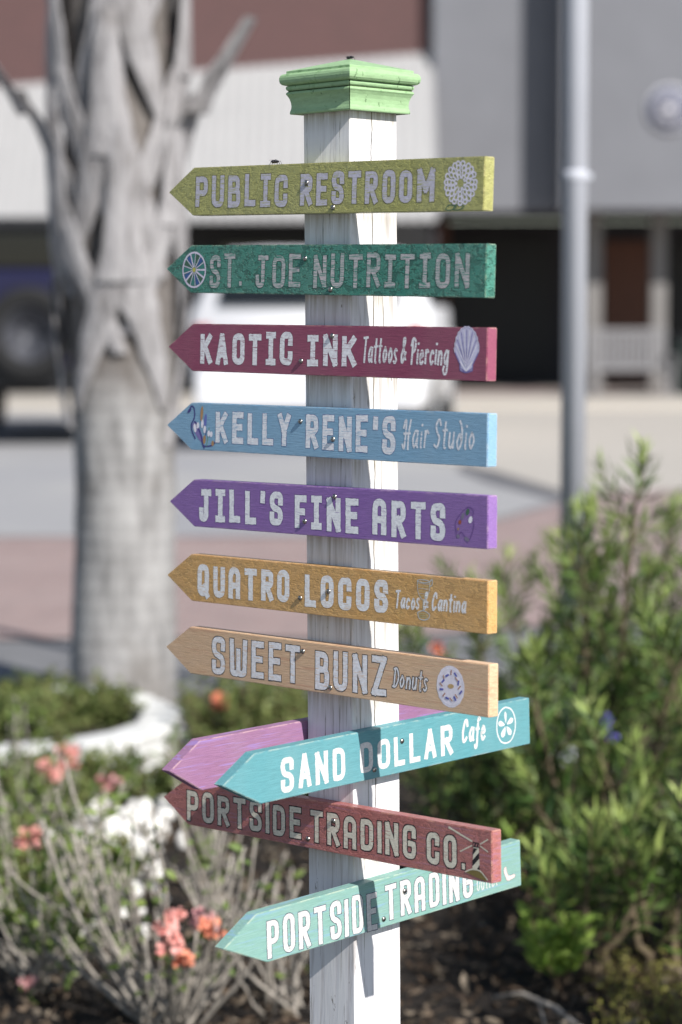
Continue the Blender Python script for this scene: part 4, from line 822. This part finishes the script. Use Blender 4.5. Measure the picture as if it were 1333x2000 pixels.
for i in range(n):                      # ribbed sheet: each rib slightly proud
    a,b=x0+(x1-x0)*i/n,x0+(x1-x0)*(i+1)/n; k=(a-at(0,165,BY).x)/(at(840,100,BY).x-at(0,165,BY).x); zt=ztop0+(ztop1-ztop0)*k
    for (p,q,o) in ((a,a+(b-a)*.75,0),(a+(b-a)*.75,b,.03)):
        mb.add([(p,-.02,zt+o),(q,-.02,zt+o),(q,-2.2,zl+o),(p,-2.2,zl+o),(p,-.02,zt+o-.08),(q,-.02,zt+o-.08),(q,-2.2,zl+o-.08),(p,-2.2,zl+o-.08)],[(0,3,2,1),(4,5,6,7),(3,7,6,2),(0,4,7,3),(1,2,6,5)])
mb.build('awning',whitem,lb)
mb=MB()
for x in (-9.5,-4.6,.2): mb.box((x,-2.0,zl/2),(.12,.12,zl-.1),0,.01)
for x in (-9.5,-4.6,.2): o=MB(); o.box((x,-2.0,zl/2-.02),(.12,.12,zl-.1),0,.01); o.build('awning_post',trimm,lb)
for x in (-12,-8.2,-4.4,-.8):
    o=MB(); o.box((x,-.12,1.55),(2.6,.12,2.3),0,.01); f=o.build('window_frame',blackm,lb); o=MB(); o.box((x,-.19,1.55),(2.44,.02,2.14)); o.build('pane',glassm,f)
# gray building on the right
GY=38.0; gb=empty('gray_building',(0,GY,0)); tag(gb,'gray stucco shop building with a deep shaded porch, right of the signpost','building')
zb=at(1000,412,GY).z; xa=at(848,200,GY).x; xb=at(1000,200,GY).x; xc=at(1090,200,GY).x; xd=9.5
mb=MB(); mb.box(((xa+xc)/2,.2,zb+2.5),(xc-xa,.4,5.0)); mb.box(((xc+xd)/2,-.2,zb+2.52),(xd-xc,1.2,5.06)); mb.build('upper_wall',greym,gb)
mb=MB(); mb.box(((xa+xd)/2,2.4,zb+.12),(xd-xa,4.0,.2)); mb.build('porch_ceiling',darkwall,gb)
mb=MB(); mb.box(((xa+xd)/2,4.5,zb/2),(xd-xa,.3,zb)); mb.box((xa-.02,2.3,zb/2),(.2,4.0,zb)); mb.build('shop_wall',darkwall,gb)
def opening(name,px0,px1,z0,z1,mat,yy):
    xa_,xb_=at(px0,500,GY+yy).x,at(px1,500,GY+yy).x; o=MB(); o.box(((xa_+xb_)/2,yy,(z0+z1)/2),(xb_-xa_,.08,z1-z0),0,.01); return o.build(name,mat,gb)
opening('window_frame',860,1075,.3,2.9,blackm,4.3); opening('door',1180,1268,.16,2.8,doorm,4.3)
f=opening('window_frame',1310,1460,.4,2.8,blackm,4.3); opening('window_frame',1480,1640,.4,2.8,blackm,4.3)
for px in (1160,1287,1475):
    x=at(px,500,GY+.5).x; o=MB(); o.box((x,.5,zb/2),(.26,.26,zb-.02),0,.02); o.box((x,.5,.22),(.34,.34,.24),0,.02); o.build('column',trimm,gb)
x=at(868,500,GY+3).x; o=MB(); o.box((x,3.4,zb/2),(.2,.2,zb-.04),0,.02); o.build('column',doorm,gb)
# the round emblem on the right hand wall
ec=at(1308,212,GY-.82); o=empty('round_sign',(ec.x,GY-.8,ec.z)); tag(o,'round white emblem sign with a striped centre on the gray wall','sign')
ra=44/G['f']*GY; rot=Matrix.Rotation(math.pi/2,4,'X'); mb=MB(); mb.lathe([(ra,-.0),(ra,.05),(ra*.96,.06),(ra*.02,.06)],40,0,rot); mb.build('disc',plain('sign_white',c8(182,181,186),.6),o)
mb=MB(); mb.lathe([(ra*.76,.061),(ra*.76,.066),(ra*.02,.066)],40,0,rot)
for i in range(44):
    q=2*math.pi*i/44; mb.box((ra*.84*math.cos(q),-.064,ra*.84*math.sin(q)),(.05,.008,.035),0,0,Matrix.Identity(4))
mb.build('blue_ring',plain('sign_blue',c8(66,72,98),.6),o)
mb=MB()
for i in range(7):
    zq=ra*(-.5+i/6); hw_=math.sqrt(max(.01,(ra*.6)**2-zq*zq)); mb.box((0,-.07,zq),(hw_*2,.006,ra*.08),0,0,Matrix.Rotation(.5,4,'Y'))
mb.build('stripes',plain('sign_pale',c8(176,174,178),.6),o)
# bench and bin on the sidewalk
benchm=plain('bench_paint',c8(122,121,123),.5,0,.05,8)  # white bench toned gray: porch shade put into its colour
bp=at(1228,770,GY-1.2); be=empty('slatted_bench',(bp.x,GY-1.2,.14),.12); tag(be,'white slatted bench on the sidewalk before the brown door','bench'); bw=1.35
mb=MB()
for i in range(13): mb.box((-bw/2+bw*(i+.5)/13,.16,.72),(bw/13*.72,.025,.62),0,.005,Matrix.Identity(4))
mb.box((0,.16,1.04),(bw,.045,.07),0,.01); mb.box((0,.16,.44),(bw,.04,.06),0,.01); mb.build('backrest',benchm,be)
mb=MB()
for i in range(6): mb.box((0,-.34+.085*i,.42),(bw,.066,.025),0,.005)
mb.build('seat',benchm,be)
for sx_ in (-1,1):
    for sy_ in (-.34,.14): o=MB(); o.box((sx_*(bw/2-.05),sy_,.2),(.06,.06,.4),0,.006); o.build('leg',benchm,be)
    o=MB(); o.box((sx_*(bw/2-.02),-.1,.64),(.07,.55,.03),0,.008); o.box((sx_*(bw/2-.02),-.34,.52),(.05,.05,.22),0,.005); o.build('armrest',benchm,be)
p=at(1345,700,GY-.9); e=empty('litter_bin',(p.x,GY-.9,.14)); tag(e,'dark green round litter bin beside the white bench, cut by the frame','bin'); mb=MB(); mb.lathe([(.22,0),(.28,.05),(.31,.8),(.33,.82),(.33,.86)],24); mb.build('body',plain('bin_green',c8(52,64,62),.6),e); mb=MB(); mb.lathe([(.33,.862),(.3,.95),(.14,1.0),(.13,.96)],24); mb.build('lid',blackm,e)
# ---------------------------------------------------------------- parked cars
whitep=plain('white_car_paint',c8(214,214,217),.25,0,.02,2); bluep=plain('navy_car_paint',c8(30,30,58),.25,0,.05,2); tyrem=plain('tyre_rubber',c8(26,26,27),.85,0,.15,12); rimm=plain('alloy_rim',c8(176,178,182),.5,.1,.05,9); redm=plain('tail_lamp',c8(150,24,26),.2,0,.05,4); chromem=plain('bright_metal',c8(190,190,194),.2,.9,.05,5); platem=plain('plate_white',c8(214,214,210),.5)
def wheel(parent,x,y,r,wd):
    sg=1 if x>0 else -1; rot=Matrix.Translation((x,y,r))@Matrix.Rotation(math.pi/2*sg,4,'Y'); e=MB()
    e.lathe([(r*.62,-wd/2),(r*.9,-wd/2),(r*.985,-wd*.36),(r,-wd*.2),(r,wd*.2),(r*.985,wd*.36),(r*.9,wd/2),(r*.62,wd/2)],32,0,rot,True,False); o=e.build('tyre',tyrem,parent)
    e=MB(); e.lathe([(r*.63,wd*.46),(r*.6,wd*.5),(r*.55,wd*.36),(r*.2,wd*.3),(r*.16,wd*.42),(r*.02,wd*.43)],32,0,rot)
    for k in range(5): e.box((r*.36,0,wd*.37),(r*.44,r*.13,.03),0,.008,rot@Matrix.Rotation(k*1.2566,4,'Z'))
    e.build('rim',rimm,o)
def loft(mb,sts,mi=0):
    # sts: (y, half width low, half width belt, half width roof, z0, z belt, z roof)
    vs=[];N=0
    for (y,a,b,c,z0,z1,z2) in sts:
        ring=[(a*.9,z0),(a,z0+.08),(b,(z0+z1)/2),(b*.985,z1),(c+(b-c)*.35,z1+(z2-z1)*.6),(c,z2-.07),(c*.9,z2-.015),(c*.5,z2)]
        pts=[(x,y,z) for x,z in ring]+[(-x,y,z) for x,z in reversed(ring)]; N=len(pts); vs+=pts
    k=len(sts); mb.add(vs,[(i*N+j,i*N+(j+1)%N,(i+1)*N+(j+1)%N,(i+1)*N+j) for i in range(k-1) for j in range(N)]+[tuple(range(N-1,-1,-1)),tuple((k-1)*N+j for j in range(N))],mi,True)
def car_suv(loc,rz):
    e=empty('parked_suv',loc,rz); e.scale=(1.33,1.2,1.24); tag(e,'white parked SUV seen from behind, across the street','car','cars parked across the street')
    mb=MB(); loft(mb,[(0,.80,.93,.66,.42,1.18,1.66),(.06,.90,.985,.72,.36,1.20,1.74),(.3,.95,1.0,.75,.33,1.22,1.77),(1.6,.97,1.0,.76,.30,1.22,1.78),(2.9,.97,1.0,.74,.30,1.22,1.74),(3.25,.97,1.0,.72,.3,1.22,1.66)])
    loft(mb,[(3.2,.97,1.0,.90,.3,1.02,1.18),(4.3,.96,.98,.86,.3,1.0,1.10),(4.85,.90,.94,.8,.34,.92,1.0),(5.0,.75,.8,.7,.42,.85,.92)]); mb.build('body',whitep,e)
    mb=MB(); mb.add([(-.74,-.035,1.27),(.74,-.035,1.27),(.66,.0,1.68),(-.66,.0,1.68)],[(0,1,2,3)]); mb.box((0,.03,1.47),(1.34,.05,.40),0,.02); mb.build('rear_window',glassm,e)
    for sx_ in (-1,1):
        o=MB(); m=Matrix.Translation((sx_*.90,0,1.46))@Matrix.Rotation(sx_*-.27,4,'Y'); o.box((0,1.75,0),(.03,2.5,.42),0,.01,m); o.build('side_window',glassm,e)
        o=MB(); o.box((sx_*.87,.02,1.0),(.13,.1,.20),0,.03); o.build('tail_light',redm,e)
        for y in (.95,4.0): wheel(e,sx_*.86,y,.37,.25)
    mb=MB(); mb.box((0,.0,.52),(1.86,.16,.3),0,.06); mb.build('bumper',whitep,e)
    mb=MB(); mb.box((0,-.07,.86),(.36,.02,.18),0,.005); mb.build('number_plate',platem,e)
    mb=MB(); mb.box((0,2.3,.3),(1.6,3.6,.16)); mb.build('underbody',blackm,e)
def car_jeep(loc,rz):
    e=empty('parked_jeep',loc,rz); e.scale=(1.2,1.2,1.26); tag(e,'navy blue boxy off-road car with a spare wheel on its tail, at the left edge','car','cars parked across the street')
    mb=MB(); mb.box((0,1.35,1.08),(1.62,2.7,1.0),0,.06); mb.box((0,3.3,1.0),(1.36,1.3,.7),0,.08); mb.build('body',bluep,e)
    mb=MB(); mb.box((0,1.3,1.98),(1.56,2.6,.12),0,.05)
    for sx_ in (-1,1):
        for y in (.06,1.3,2.5): mb.box((sx_*.74,y,1.76),(.10,.12,.38),0,.02)
    mb.build('soft_top',blackm,e)
    mb=MB(); mb.box((0,.05,1.75),(1.38,.05,.33),0,.02); mb.build('rear_window',glassm,e)
    for sx_ in (-1,1):
        o=MB(); o.box((sx_*.74,1.3,1.75),(.03,2.3,.32)); o.build('side_window',glassm,e)
        for y,l in ((.55,.95),(3.3,1.05)): o=MB(); o.box((sx_*.84,y,.98),(.26,l,.08),0,.03); o.build('fender',blackm,e)
        o=MB(); o.box((sx_*.74,-.03,1.08),(.13,.08,.26),0,.015); o.build('tail_light',redm,e)
        for y in (.55,3.3): wheel(e,sx_*.80,y,.41,.29)
    mb=MB(); mb.box((0,2.55,1.75),(1.36,.04,.33),0,.01); mb.build('windscreen',glassm,e)
    mb=MB(); mb.box((0,-.12,.62),(1.5,.2,.2),0,.04); mb.build('bumper',blackm,e)
    mb=MB(); rot=Matrix.Translation((.02,-.22,1.0))@Matrix.Rotation(math.pi/2,4,'X'); r=.42
    mb.lathe([(r*.6,-.13),(r*.92,-.13),(r,-.07),(r,.07),(r*.92,.13),(r*.6,.13)],32,0,rot,True,False); o=mb.build('spare_wheel',tyrem,e)
    mb=MB(); mb.lathe([(r*.6,.1),(r*.56,.12),(r*.5,.06),(r*.18,.05),(r*.02,.09)],32,0,rot)
    for k in range(5): mb.box((r*.33,0,.085),(r*.42,r*.12,.03),0,.008,rot@Matrix.Rotation(k*1.2566,4,'Z'))
    mb.build('spare_rim',plain('dark_rim',c8(70,71,77),.5,.1,.1,9),o)
    mb=MB(); mb.box((0,1.9,.55),(1.2,3.6,.14)); mb.build('underbody',blackm,e)
p=at(604,880,24.4); car_suv((p.x,24.4,0),-.10)
p=at(62,865,25.6); car_jeep((p.x,25.6,0),.03)
